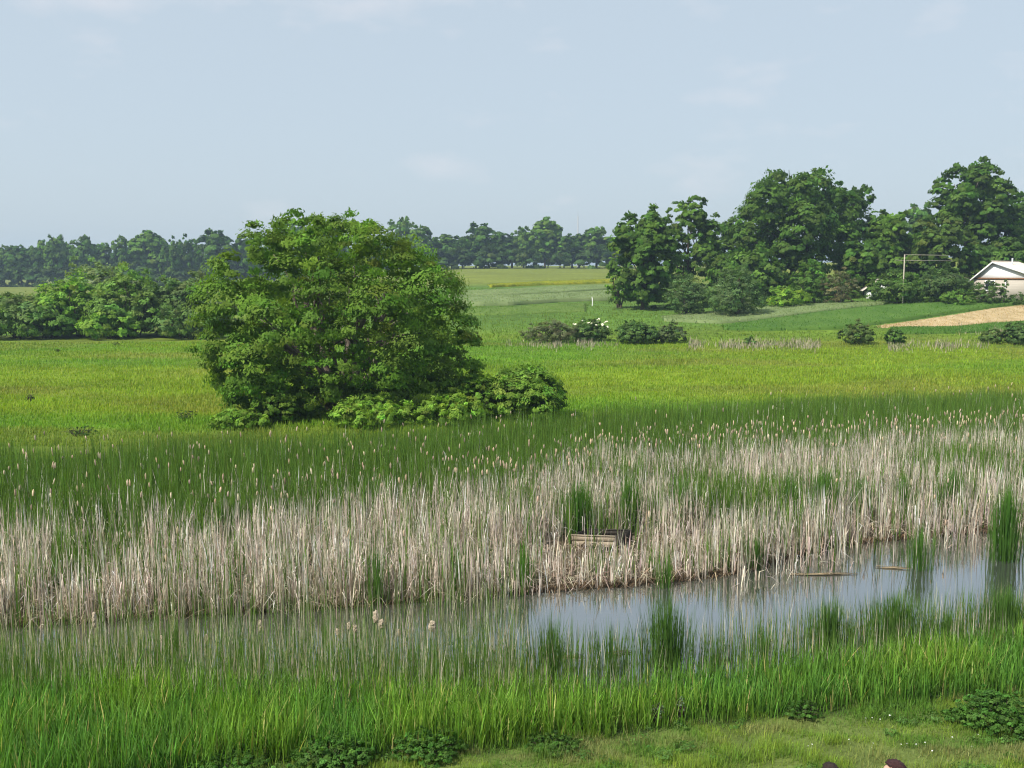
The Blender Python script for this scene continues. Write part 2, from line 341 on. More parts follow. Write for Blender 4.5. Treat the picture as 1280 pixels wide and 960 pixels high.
# ------------------------------------------------------------------ trees and shrubs
def crown(lobes, nleaf, LL, LW, base, rng, per=46, cr=.30, up=.35, flat=.75, cvar=.22, hang=.0, fill=.18, under=.6, shrink=.9):
    """leaf-sized faces gathered in clumps over the lobes: (cx, cy, cz, rx, ry, rz)"""
    lb = np.array(lobes, float); lb[:, 3:] *= shrink; w = (lb[:, 3]*lb[:, 5]+lb[:, 3]*lb[:, 4]); w /= w.sum(); nc_ = max(6, int(nleaf/per))
    k = rng.choice(len(lb), nc_*3, p=w); d = rng.normal(size=(len(k), 3)); d /= np.linalg.norm(d, axis=1)[:, None]
    rr = np.where(rng.random(len(k)) < fill, rng.uniform(.25, .8, len(k)), rng.uniform(.80, 1.02, len(k)))
    c = lb[k, :3] + d*lb[k, 3:]*rr[:, None]
    low = (d[:, 2] < -.25) & (rng.random(len(k)) < under) & (lb[k, 2] > .36*lb[:, 2].max()); c[low, 2] += (2*np.abs(d[low, 2])*lb[k[low], 5])
    ins = np.zeros(len(k), int)
    for j in range(len(lb)): ins += (((c-lb[j, :3])/lb[j, 3:])**2).sum(1) < .55
    keep = np.where((ins == 0) | (rng.random(len(k)) < .22))[0][:nc_]; c, k, d = c[keep], k[keep], d[keep]; nc_ = len(c)
    c[:, 2] = np.maximum(c[:, 2], .12)
    R = (lb[k, 3]*cr)*rng.uniform(.6, 1.35, nc_); cc = vary(base, nc_, cvar, .07, rng)
    q = rng.integers(0, nc_, nleaf); u = rng.normal(size=(nleaf, 3)); u /= np.linalg.norm(u, axis=1)[:, None]
    u[:, 2] = np.where(u[:, 2] < -.2, -u[:, 2]*.6, u[:, 2])
    p = c[q] + u*(R[q]*rng.random(nleaf)**.45)[:, None]*np.array([1, 1, flat]); p[:, 2] -= hang*R[q]*rng.random(nleaf)
    p[:, 2] = np.maximum(p[:, 2], .04)
    nrm = u*.55 + d[q]*.95 + np.array([0, 0, up]) + rng.normal(0, .25, (nleaf, 3)); nrm /= np.linalg.norm(nrm, axis=1)[:, None]
    t = rng.normal(size=(nleaf, 3)); t[:, 2] -= .5; t -= (t*nrm).sum(1)[:, None]*nrm; t /= np.linalg.norm(t, axis=1)[:, None]+1e-9
    s = np.cross(nrm, t); sc = rng.uniform(.6, 1.3, nleaf)[:, None]; a = t*LL*.5*sc; bq = s*LW*.5*sc
    V = np.stack([p-a, p+bq, p+a, p-bq], 1).reshape(-1, 3); C = np.repeat(cc[q]*np.exp(rng.normal(0, .11, (nleaf, 1))), 4, 0)
    return V, [np.arange(nleaf*4).reshape(-1, 4)], C
def limb(p0, p1, r0, r1, rng, n=5, wob=.06, sides=6):
    p0, p1 = np.array(p0, float), np.array(p1, float); t = np.linspace(0, 1, n); ln = np.linalg.norm(p1-p0)
    P = p0+(p1-p0)*t[:, None]; P[1:-1] += rng.normal(0, wob*ln, (n-2, 3))*np.array([1, 1, .4]); P[:, 2] += .10*ln*np.sin(t*pi)
    return tube(P, r0+(r1-r0)*t**.8, sides)
def autolobes(H, cw, cb, rng, n=9, lr=.44):
    rz = (H*(1-cb))/2; rx = cw/2; zc = cb*H+rz; out = []
    for i in range(n):
        z = 1-2*(i+.5)/n; r = (1-abs(z)**2.6)**.5*(1. if z > 0 else .92); a = i*2.39996+rng.uniform(-.5, .5); q = lr*rng.uniform(.72, 1.18)
        out.append((r*cos(a)*rx*(1-q*.9), r*sin(a)*rx*(1-q*.9), zc+z*rz*(1-q*.9), rx*q, rx*q, min(rx, rz)*q*rng.uniform(.85, 1.1)))
    out.append((0, 0, zc, rx*.6, rx*.6, rz*.62)); return out
def tree_meshes(key, H, cw, cb, seed, nleaf, LL, LW, base, n=9, lr=.44, trunk=None, lobes=None, m=None, bark=None, **kw):
    rng = np.random.default_rng(seed); lb = lobes or autolobes(H, cw, cb, rng, n, lr); r0 = trunk or H*.018
    V, F, C = crown(lb, nleaf, LL, LW, base, rng, **kw); cm = mesh_np(key+'_crown', V, F, C, [m or M_LEAF])
    zt = H*max(cb, .12)+.12*H; parts = [(*tube([(0, 0, -.3), (0, 0, zt*.35), (rng.normal(0, .05)*cw*.2, rng.normal(0, .05)*cw*.2, zt), (0, 0, H*.72)], [r0*1.25, r0, r0*.85, r0*.2], 7), None)]
    for L_ in lb: parts.append((*limb((0, 0, zt*rng.uniform(.6, 1.0)), L_[:3], r0*.5, r0*.1, rng), None))
    v, f, c = join(parts); return cm, mesh_np(key+'_trunk', v, f, None, [bark or M_BARKD], True)
def plant(name, label, cat, loc, meshes, rz=0, sc=(1, 1, 1), group=None, parts=('crown', 'trunk')):
    o = empty(name, loc, rz); o.scale = sc; tag(o, label, cat, group)
    for nm, me in zip(parts, meshes): ob(nm, me, o)
    return o
OAK = (.085, .162, .026); ASH = (.110, .200, .030); LIME = (.165, .280, .032); WIL = (.122, .218, .028); GREY = (.135, .185, .070); DARK = (.078, .152, .028)

# the big willow in front of the meadow ------------------------------------------------
WD = 54.0; wb = atd(428, WD); S_ = FPX/(WD*CT+7.6*ST)            # pixels per metre at its distance
def wp(px, py): return (px-428)/S_*.98, (zrow(py+6, WD)-wb.z)
rng = np.random.default_rng(41); lob = []
for (px, py, r) in [(322,335,32),(345,308,34),(388,300,36),(432,298,38),(478,308,36),(515,330,40),(545,362,42),(566,402,40),(574,440,34),(560,472,28),
                    (300,372,38),(286,412,36),(292,450,32),(335,380,44),(385,352,44),(440,350,44),(492,375,42),(520,420,42),(345,430,40),(400,410,42),(455,412,36),
                    (322,478,30),(352,496,24),(300,470,26),(318,496,22),(590,460,24),(540,492,22),(440,494,22),(400,490,24),(565,488,26),(520,492,26),(482,496,20),(385,462,34),(430,462,30),(500,470,34),(470,488,24),(305,325,18),(412,285,20),(455,287,22),(540,340,22),(588,425,20)]:
    x, z = wp(px, py); r = r/S_; e = ((px-428)/172)**2+((py-390)/122)**2; dp = math.sqrt(max(0, 1-e))*6.2
    lob.append((x, -dp*rng.uniform(.65, 1.0), z, r*1.05, r*1.05, r))
    if e < .95: lob.append((x*.94+rng.uniform(-.5, .5), dp*rng.uniform(.55, 1.0), z+rng.uniform(-.5, .2), r*1.1, r*1.1, r))
for (px, py, r, dp) in [(300,425,34,3.2),(312,455,32,3.4),(335,478,32,3.6),(368,488,26,3.6),(402,478,28,3.9),(440,468,30,4.2),(500,470,32,3.9),(545,468,32,3.4),(578,450,28,2.6),(590,478,20,2.0),(470,480,22,3.4),(350,440,40,4.6),(400,425,42,5.0),(450,432,42,5.0),(505,438,40,4.6),(425,385,40,5.4),(480,395,38,5.2),(370,395,38,5.2)]:
    x, z = wp(px, py); r = r/S_; lob.append((x, -dp, z, r, r, r)); lob.append((x, dp*.8, z, r, r, r))
V, F, C = crown(lob, 125000, .235, .105, WIL, rng, per=90, cr=.44, up=.35, hang=.3, cvar=.15, fill=.08, shrink=.82)
willow = tag(empty('willow_tree', wb), 'large round bushy willow standing alone before the meadow', 'tree')
ob('crown', mesh_np('willow_crown', V, F, C, [M_LEAF]), willow)
for i in range(9):
    a = i*2*pi/9+.3; q = lob[int(rng.integers(0, len(lob)))]
    p1 = (cos(a)*rng.uniform(2.4, 5.2), sin(a)*rng.uniform(1.8, 4.4), rng.uniform(4.4, 6.8))
    v, f, c = join([(*limb((cos(a)*.5, sin(a)*.5, -.3), p1, .26, .07, rng, 7, .05, 7), None)] +
                   [(*limb(np.array(p1)*np.array([.55, .55, .62])+rng.normal(0, .12, 3), np.array(p1)+rng.normal(0, 1.1, 3), .09, .02, rng, 5, .06, 5), None) for _ in range(5)])
    ob('limb', mesh_np('willow_limb', v, f, None, [M_BARK], True), willow)
def shrub(label, cat, px, d, w, top, base, seed, nleaf, LL=.14, LW=.07, n=8, lr=.5, group=None, name='shrub', flatz=.55, depth=1.0, **kw):
    """low bush reaching to the ground: pixel column, distance, pixel width and top row"""
    b_ = atd(px, d); sc = FPX/(d*CT+(EYE-b_.z)*ST); H = max(zrow(top, d)-b_.z, .15); cw = w/sc; rng = np.random.default_rng(seed); lb = []
    for i in range(n):
        a = i*2.39996; r = math.sqrt((i+.5)/n); q = lr*rng.uniform(.75, 1.15); hh = H*(1-.42*r*r)*rng.uniform(.82, 1.02)
        lb.append((cos(a)*r*cw*.5*(1-q*.75), sin(a)*r*cw*.5*depth*(1-q*.75), hh*.52, cw*.5*q, cw*.5*q, hh*.5))
    V, F, C = crown(lb, int(nleaf*.85), LL*1.4, LW*1.6, np.array(base)*(1.18 if 90 < d < 145 and name == 'shrub' else 1), rng, **{'cr': .32, 'per': 30, 'under': .2, 'flat': .9, **kw}); t = []
    for L_ in lb: t.append((*limb((rng.normal(0, .04)*cw, rng.normal(0, .04)*cw, -.1), (L_[0], L_[1], L_[2]*1.5), .012*H+.008, .004*H+.002, rng, 4), None))
    v, f, c = join(t)
    return plant(name, label, cat, b_, (mesh_np('shrub_crown', V, F, C, [M_LEAF]), mesh_np('shrub_stems', v, f, None, [M_BARKD], True)), 0, group=group, parts=('crown', 'stems'))
LITE = (.165, .275, .042); FRESH = (.20, .33, .045)
shrub('light green rounded bush at the right foot of the willow', 'bush', 655, 50.6, 118, 447, LITE, 51, 26000, .14, .065, 12, .42)
shrub('low dark bush tucked between the willow and the round bush', 'bush', 600, 50.2, 60, 462, WIL, 52, 9000, .14, .06, 8)
shrub('low fresh green bush under the middle of the willow', 'bush', 468, 48.5, 118, 490, FRESH, 53, 17000, .15, .05, 16, .32, up=.1)
shrub('low bright bush under the right side of the willow', 'bush', 562, 48.8, 95, 488, FRESH, 54, 14000, .15, .05, 14, .32, up=.1)
shrub('small leafy bush under the left side of the willow', 'bush', 345, 49.5, 70, 482, WIL, 55, 10000, .14, .06, 9)
shrub('patch of bright herbs at the left foot of the willow', 'bush', 300, 47.8, 80, 508, FRESH, 56, 8000, .14, .045, 14, .3, up=.1)

# wood on the right-hand slope ---------------------------------------------------------
def wood(label, px, d, w, top, base, seed, nleaf=9000, cb=.10, n=10, lr=.42, LL=.62, LW=.45, trunk=None, name='deciduous_tree', group=None, **kw):
    b_ = atd(px, d); sc = FPX/(d*CT+(EYE-b_.z)*ST); H = zrow(top, d)-b_.z
    return plant(name, label, 'tree', b_, tree_meshes('wood', H, w/sc, cb, seed, int(nleaf*1.15), LL, LW, base, n+3, lr, trunk, **{'cr': .32, 'fill': .26, 'per': 30, 'flat': .9, 'under': .45, **kw}), group=group)
wood('dark broad tree at the left end of the right-hand wood', 803, 141, 92, 259, OAK, 61, 13000, .0, 13, .42)
wood('slender tree with loose open top above the left end of wood', 858, 160, 84, 236, ASH, 62, 10000, .02, 13, .36, cr=.26, fill=.05)
shrub('low bright green bush peeking from the wood\'s left edge', 'shrub', 774, 146, 40, 298, LIME, 63, 4500, .3, .16, 9, .45)
wood('short tree filling the dip before the broad round tree', 905, 172, 78, 266, OAK, 64, 8000, .04)
wood('massive broad round tree, widest of the right-hand wood', 990, 160, 172, 213, OAK, 65, 26000, .03, 18, .36)
wood('dark tree rising right behind the massive round tree', 1063, 170, 86, 221, DARK, 66, 12000, .05, 12, .38)
wood('paler medium tree right of the massive round tree', 1112, 163, 74, 261, ASH, 67, 9000, .04, 10)
wood('low dark tree beneath the gap left of the tall tree', 1080, 152, 70, 300, OAK, 68, 7000, .02, 9)
wood('light green tree left of the tall tree with bare trunk', 1172, 156, 78, 264, (0.095, 0.159, 0.032), 69, 9000, .05, 10)
wood('tall dark tree with bare grey trunk behind the house', 1209, 166, 104, 202, OAK, 70, 18000, .24, 15, .38, trunk=.42, bark=M_BARK)
wood('dark tree behind the house roof', 1252, 172, 84, 238, OAK, 71, 11000, .03, 11)
wood('tree cut by the right frame edge beyond the house', 1292, 168, 84, 262, ASH, 72, 9000, .03, 10)
wood('dark low tree directly behind the house ridge', 1240, 160, 90, 296, DARK, 73, 8000, .02, 9)
wood('low dark tree behind the twin rounded shrubs', 938, 152, 110, 312, OAK, 74, 9000, .01, 11)
wood('dark tree behind the wire frame pole', 1140, 168, 70, 292, DARK, 75, 7000, .02, 9)
shrub('rounded clipped-looking dense shrub, left of the twin pair', 'shrub', 858, 132, 64, 334, (0.089, 0.146, 0.049), 81, 12000, .17, .08, 9)
shrub('rounded dense shrub, right and larger of the twin pair', 'shrub', 919, 129, 78, 329, (0.089, 0.146, 0.049), 82, 15000, .17, .08, 9)
shrub('low yellow green shrub right of the twin rounded shrubs', 'shrub', 982, 137, 62, 355, LIME, 83, 5500, .24, .12, 9)
shrub('dark leafy shrub behind the low yellow green shrub', 'shrub', 1012, 143, 62, 324, OAK, 84, 6000, .26, .14, 8)
shrub('half dry brownish shrub beside the small shed', 'shrub', 1048, 139, 56, 332, (0.121, 0.124, 0.057), 85, 5500, .22, .08, 9)
shrub('large mixed green shrub hiding the small shed', 'shrub', 1122, 137, 74, 333, (0.095, 0.165, 0.035), 86, 9000, .26, .13, 10)
shrub('dark shrub between the wire frame and the house', 'shrub', 1178, 138, 76, 330, (0.070, 0.121, 0.035), 87, 9000, .26, .13, 10)
shrub('rounded shrub in front of the white gable', 'shrub', 1232, 134, 46, 349, (0.081, 0.135, 0.035), 88, 5000, .2, .1, 8)
shrub('small pointed dark conifer shrub before the house wall', 'shrub', 1254, 133.5, 17, 346, DARK, 89, 1800, .16, .07, 5, .6)
shrub('low hedge under the house window', 'shrub', 1284, 134, 54, 362, (0.081, 0.135, 0.035), 90, 3500, .2, .1, 9, .4)
shrub('low shrub at the foot of the dark shrub near house', 'shrub', 1196, 133, 46, 360, ASH, 91, 3000, .2, .1, 8)
# shrubs where the slope meets the meadow
shrub('loose reddish twiggy shrub left of the white flowering elder', 'shrub', 690, 103, 84, 399, (0.115, 0.132, 0.061), 101, 7000, .2, .06, 12, .36, up=.1)
elder = shrub('elder bush with flat white flower heads on top', 'shrub', 737, 104, 58, 395, (0.089, 0.146, 0.041), 102, 6000, .2, .09, 9, .4)
shrub('dense dark green shrub right of the flowering elder', 'shrub', 795, 101.5, 62, 398, (0.074, 0.135, 0.035), 103, 7500, .18, .09, 9, .45)
shrub('dull green shrub ending the row beside pale reeds', 'shrub', 838, 102.5, 50, 402, (0.088, 0.128, 0.049), 104, 5000, .18, .08, 8, .45)
shrub('spreading olive shrub left of the small round bush', 'shrub', 1068, 101, 52, 402, (0.095, 0.142, 0.041), 105, 5000, .2, .07, 9, .4, up=.1)
shrub('small round dark bush below the tip of the tan field', 'shrub', 1118, 101, 27, 403, (0.084, 0.162, 0.035), 106, 3000, .18, .09, 7)
shrub('low shrub at the right frame edge below the tan field', 'shrub', 1272, 100.5, 46, 399, (0.081, 0.142, 0.038), 107, 4500, .2, .09, 8)
shrub('flat spreading shrub left of the one at the frame edge', 'shrub', 1240, 102, 40, 409, (0.095, 0.149, 0.041), 108, 3000, .2, .08, 8)
shrub('tiny bush standing before the pale reed strip', 'shrub', 937, 98.5, 17, 418, (0.095, 0.155, 0.041), 109, 1200, .16, .07, 6)
# elder flowers
M_CREAM = surf('elder_blossom', (.62, .60, .42), (.78, .76, .58), 9, .9, .1)
rng = np.random.default_rng(5); eb = Vector(elder.location)
for i in range(15):
    px = rng.uniform(716, 762); py = 397+abs(px-742)*.22+rng.uniform(0, 9); dd = 104-rng.uniform(1.0, 2.0); q = atd(px, dd); z = zrow(py, dd)
    a = np.linspace(0, 2*pi, 8, endpoint=False); r = rng.uniform(.09, .19); v = [(0, 0, .06)]+[(r*cos(t)*rng.uniform(.7, 1.2), r*sin(t)*rng.uniform(.7, 1.2), rng.uniform(-.03, .04)) for t in a]
    f = bpy.data.meshes.new('flower_head'); f.from_pydata(v+[(0, 0, -.12)], [], [(0, 1+k, 1+(k+1) % 8) for k in range(8)]+[(9, 1+(k+1) % 8, 1+k) for k in range(8)]); f.materials.append(M_CREAM)
    fo = ob('flower_head', f, elder, (q.x-eb.x, q.y-eb.y, z-eb.z)); fo.rotation_euler = (rng.uniform(-.2, .9), rng.uniform(-.5, .5), 0)

# bushes on the left, at the far edge of the meadow
def lbush(label, px, d, w, top, base, seed, nleaf, n=10, lr=.42, **kw):
    shrub(label, 'tree', px, d, w*1.25, top, np.array(base)*1.5, seed, int(nleaf*1.15), .34, .15, n, lr, name='willow_thicket', **kw)
lbush('low rounded willow bush at the left frame edge', 22, 110, 110, 362, (0.101, 0.162, 0.046), 121, 9000)
lbush('grey green willow rising behind the left thicket, tallest top', 132, 126, 96, 312, GREY, 122, 9000, cr=.26)
lbush('leafy green willow, left half of the left thicket', 98, 113, 92, 334, WIL, 123, 12000)
lbush('leafy light green willow, middle of the left thicket', 165, 112, 92, 331, (0.111, 0.182, 0.038), 124, 12000)
lbush('dull green willow at the right of the left thicket', 218, 115, 84, 338, (0.095, 0.149, 0.046), 125, 10000)
lbush('pale grey willow beside the big willow\'s left edge', 255, 119, 90, 332, GREY, 126, 9000)
lbush('small front bush of the left thicket, low and dark', 62, 109.5, 70, 372, OAK, 127, 5000)
lbush('low bush at the right front of the left thicket', 235, 109.5, 80, 378, (0.095, 0.155, 0.041), 128, 6000)
lbush('low bright bush at the middle front of the left thicket', 140, 109, 70, 380, WIL, 129, 5000)

# far tree line ------------------------------------------------------------------------
rng = np.random.default_rng(77); FV = []
for i in range(7):
    H, cw, cb = [(20, 14, .0), (20, 11, .03), (20, 16, .0), (20, 9, .04), (20, 13, .05), (20, 18, .0), (20, 10, .0)][i]
    FV.append((tree_meshes('far', H, cw, cb, 200+i, 7000, 1.2, .95, [DARK, ASH, OAK, DARK, OAK, ASH, DARK][i], 15, .42, .3, m=M_FAR, cr=.36, fill=.2, under=.1, per=30, flat=1.), H, cw))
def far(label, px, d, w, top, var, group=None):
    b_ = atd(px, d); sc = FPX/(d*CT+(EYE-b_.z)*ST); mm, H, cw = FV[var]
    h = zrow(top, d)-b_.z; o = plant('distant_tree', label, 'tree', b_, mm, rng.uniform(0, 6.28), (w/sc/cw, w/sc/cw, h/H), group); return o
ORD = ['first','second','third','fourth','fifth','sixth','seventh','eighth','ninth','tenth','eleventh','twelfth','thirteenth','fourteenth','fifteenth']
lefts = [(6,310,26),(27,300,30),(46,301,28),(68,290,34),(88,298,28),(106,291,32),(131,298,28),(153,291,26),(190,281,50),(214,291,28),(237,288,30),(273,280,50),(312,282,34)]
for i, (px, top, w) in enumerate(lefts):
    d = 408+rng.uniform(-10, 12)
    far(f'hazy tree in the left far tree line, {ORD[i]} from the left frame edge', px, d, w*1.1, top, int(rng.integers(0, 7)), 'left far tree line')
mids = [(366,268,44),(402,271,44),(505,268,40),(527,279,36),(556,290,40),(578,291,34),(601,273,40),(626,284,34),(654,281,34),(681,265,40),(705,287,34),(724,287,30),(746,278,34),(768,290,36)]
for i, (px, top, w) in enumerate(mids):
    d = 412+rng.uniform(-8, 14)
    far('hazy tree top showing above the big willow, ' + ['left','right'][i] + ' of the two' if i < 2 else f'hazy tree in the far tree line right of the willow, {ORD[i-2]} from the left', px, d, w*1.12, top, int(rng.integers(0, 7)), 'middle far tree line')
for px, top, w in [(420,300,46),(450,296,46),(335,300,40),(470,296,44)]: far('hazy far tree hidden mostly behind the big willow', px, 416, w, top, int(rng.integers(0, 7)), 'far trees behind the willow')
for k, (px, top, w, d) in enumerate([(1146,246,44,262),(1282,246,46,268),(1105,270,40,280)]):
    far(['hazy distant tree in the gap left of the tall tree', 'hazy distant tree top at the right frame edge', 'hazy distant tree behind the paler medium tree'][k], px, d, w, top, (0, 5, 2)[k])
for px in list(np.arange(-45, 330, 17))+list(np.arange(535, 790, 15)):
    far('hazy tree of the second row filling the far tree line', float(px), 428+rng.uniform(-6, 10), rng.uniform(30, 40), rng.uniform(300, 314) if px < 400 else rng.uniform(290, 300), int(rng.integers(0, 7)), 'second row of the far tree line')
P = []
for px in list(np.arange(-420, -45, 16.))+list(np.arange(1320, 1640, 16.)):           # the same wood goes on past the frame
    b_ = atd(float(px), 415+rng.uniform(-6, 12)); r = rng.uniform(5, 7.5); P.append((b_.x, b_.y, b_.z+r*1.2, r, r, r*1.5))
V, F, C = crown(P, 14000, 1.5, 1.1, DARK, rng, per=40, cr=.4, fill=.3)
tag(ob('distant_wood', mesh_np('distant_wood', V, F, C, [M_FAR])), 'hazy dark wood continuing the far tree line', 'wood', kind='stuff')
# undergrowth at the foot of the tree line, one continuous mass
P = []
for a0, a1 in ((-60, 330), (330, 800)):
    for px in np.arange(a0, a1, 2.6):
        b_ = atd(float(px), 398+rng.uniform(-3, 8)); r = rng.uniform(2.6, 5.2); P.append((b_.x, b_.y, b_.z+r*.55, r, r, r*1.2))
V, F, C = crown(P, 34000, 1.35, 1.05, (.06, .105, .028), rng, per=40, cr=.45, fill=.3)
tag(ob('undergrowth', mesh_np('undergrowth', V, F, C, [M_FAR])), 'dark continuous undergrowth along the foot of the far tree line', 'undergrowth', kind='stuff')

P = []
for px in np.concatenate([np.arange(778, 842, 4.), np.arange(792, 1330, 5.)]):
    b_ = atd(float(px), (146 if px > 842 else 143)+rng.uniform(-1, 8)); r = rng.uniform(1.0, 2.1); P.append((b_.x, b_.y, b_.z+r*.6, r, r, r*1.2))
V, F, C = crown(P, 18000, .5, .32, OAK, rng, per=40, cr=.45, fill=.3)
tag(ob('wood_undergrowth', mesh_np('wood_undergrowth', V, F, C, [M_LEAF])), 'dark scrub between the trunks of the right-hand wood', 'undergrowth', kind='stuff')

# ------------------------------------------------------------------ reed bed
def scatter(n, x0, x1, y0, y1, rng, fr=.62, pad=3.):
    x = rng.uniform(x0, x1, n); y = rng.uniform(y0, y1, n); k = np.abs(x) < fr*y+pad; return x[k], y[k]
rng = np.random.default_rng(300)
DRYC = np.array((.62, .545, .465)); GRN = np.array((.076, .148, .027))
x, y = scatter(215000, -36, 38, 20.5, 57, rng); re, ba = REED(x), BACK(x)
f = y-re; apx = 640+x/y*FPX
k = (f > -.15+.5*(fbm(x*.9, 0*x, 3)-.5)) & (y < ba+1.2*(fbm(x*.5, x*0, 8)-.5))
k |= (f > -1.9) & (f <= 0) & (apx > 930) & (rng.random(len(x)) < .16)          # thin outer fringe standing in the water on the right
x, y, f, apx, ba = x[k], y[k], f[k], apx[k], ba[k]
mid = sst(520, 620, apx)*(1-sst(880, 960, apx))
gap = np.exp(-((f-(2.9+.5*(fbm(x*.4, 0*x, 6)-.5)))/.75)**2)*(.35+.65*mid)           # old channel behind the front strip
hole = sst(.50, .66, fbm(x*.75, y*.9, 17, 3))*.85*(1-sst(30, 36, y))
BX, BY = [float(q) for q in at(770, 692)[:2]]; bt = (np.abs(x-BX+.75) < 1.35) & (y > BY-1.5) & (y < BY+1.6)
k = (rng.random(len(x)) > np.clip(gap*1.0+hole, 0, .93)) & (~bt | (rng.random(len(x)) < .24)); x, y, f, apx, ba, gap = x[k], y[k], f[k], apx[k], ba[k], gap[k]
DB = np.interp(apx, [-200, 0, 300, 640, 760, 1280, 1500], [27.5, 28.0, 29.5, 33, 37.5, 43.5, 45])         # dry gives way to fresh green growth
pg = sst(-2.6, 1.6, y-DB+4.0*(fbm(x*.22, y*.22, 2)-.5)); pat = fbm(x*.45, y*.35, 55, 3)
pg = np.clip(np.maximum(pg, .21+.52*sst(.52, .68, pat)*sst(1.0, 3.0, f)), 0, .84+.13*sst(2, 5, y-DB))
isg = rng.random(len(x)) < pg
tall = .93+.2*fbm(x*.3, y*.3, 71)
front = 1-.45*np.exp(-(f/2.4)**2)*sst(560, 700, apx)*(1-sst(860, 960, apx))
def colony(sel, nb, hmin, hmax, w0, w1, ln, base, rng, broken=0., tipc=None, sv=.22, sh=.05):
    xs, ys_ = np.repeat(x[sel], nb), np.repeat(y[sel], nb); n_ = len(xs); hs = np.repeat((tall*front)[sel], nb)
    xs = xs+rng.normal(0, .045, n_); ys_ = ys_+rng.normal(0, .045, n_); P = np.stack([xs, ys_, np.minimum(T(xs, ys_), .5)-.03], 1); P[:, 2] = np.maximum(P[:, 2], -.25)
    H = rng.uniform(hmin, hmax, n_)*hs; kk = np.where(rng.random(n_) < broken, rng.uniform(.35, .8, n_), 9.)
    return blades(P, H, rng.uniform(w0, w1, n_), rng.uniform(0, 6.28, n_), np.abs(rng.normal(0, ln, n_))*H, 3 if broken else 2, kk if broken else None, vary(base, n_, sv, sh, rng), None if tipc is None else vary(tipc, n_, sv, sh, rng))
V, F, C = join([colony(~isg, 2, .65, 1.62, .012, .029, .16, DRYC, rng, .34, sv=.34), colony(~isg, 1, .35, 1.0, .014, .026, .35, DRYC*np.array((.8, .74, .68)), rng, .3)])
tag(ob('dry_reeds', mesh_np('dry_reeds', V, F, C, [M_DRY])), 'bleached dry cattail stems and leaves of last year filling the marsh', 'dry reeds', kind='stuff')
V, F, C = join([colony(isg, 2, .85, 1.75, .015, .034, .14, GRN, rng, 0, GRN*np.array((1.5, 1.35, 1.2)), .3, .08)])
tag(ob('green_reeds', mesh_np('green_reeds', V, F, C, [M_GRASS])), 'fresh dark green cattail leaves behind and among the dry reeds', 'green reeds', kind='stuff')
# pale burst seed heads on stalks, thickest along the border of dry and green growth
SPV = np.array([(0, 0, -.5)]+[(cos(a)*r, sin(a)*r, zz) for zz, r in ((-.36, .42), (.22, .5), (.42, .2)) for a in np.arange(5)*2*pi/5]+[(0, 0, .52)])
SPF = [np.array([(0, 1+(i+1) % 5, 1+i) for i in range(5)]+[(16, 11+i, 11+(i+1) % 5) for i in range(5)]), np.array([(1+r*5+i, 1+r*5+(i+1) % 5, 6+r*5+(i+1) % 5, 6+r*5+i) for r in range(2) for i in range(5)])]
ph = np.exp(-((y-DB-.2)/1.9)**2)*np.interp(apx, [0, 500, 700, 1280], [.008, .02, .06, .055])+.003+.006*(apx < 640)*(y > DB); hs = np.where(rng.random(len(x)) < ph)[0]
hp = np.stack([x[hs], y[hs], T(x[hs], y[hs])-.02], 1); hh = rng.uniform(1.3, 1.8, len(hs))
st = blades(hp, hh, .010, rng.uniform(0, 6.28, len(hs)), 0.01, 1, None, vary((.42, .36, .25), len(hs)))
hd = hp+np.stack([0*hh, 0*hh, hh*.97], 1)
V, F, C = join([st, stamp(SPV, SPF, hd, np.stack([rng.uniform(.035, .065, len(hs)), rng.uniform(.035, .065, len(hs)), rng.uniform(.13, .24, len(hs))], 1), rng.uniform(0, 6.28, len(hs)), vary((.60, .48, .35), len(hs), .25, .04), rng.normal(0, .15, len(hs)))])
tag(ob('seed_heads', mesh_np('seed_heads', V, F, C, [M_DRY])), 'hundreds of pale burst cattail seed heads above the reed bed', 'seed heads', kind='stuff')
# fallen stems: mats along the front edge and in the old channel
n_ = 13000; lx = rng.uniform(-17, 22, n_); cut = rng.random(n_); re = REED(lx)
ly = np.where(cut < .42, re+rng.normal(.05, .10, n_), np.where(cut < .75, re+rng.uniform(0, 2.2, n_), re+2.9+rng.normal(0, .7, n_)))
lz = np.maximum(T(lx, ly), .0)+rng.uniform(.015, .12, n_)+.05*(cut > .42)*rng.random(n_)*3
yw = np.where(cut < .42, rng.normal(pi/2, .3, n_), rng.uniform(0, 6.28, n_))
V, F, C = blades(np.stack([lx, ly, lz], 1), rng.uniform(.02, .25, n_)*(.2+.8*(cut > .42)), rng.uniform(.012, .028, n_), yw, rng.uniform(.3, 1.1, n_), 2, None, vary(np.where((cut < .42)[:, None], (.17, .115, .07), (.44, .36, .26)), n_, .35, .05))
tag(ob('reed_litter', mesh_np('reed_litter', V, F, C, [M_DRY])), 'fallen brown and straw coloured reed stems matted at the water line', 'reed litter', kind='stuff')

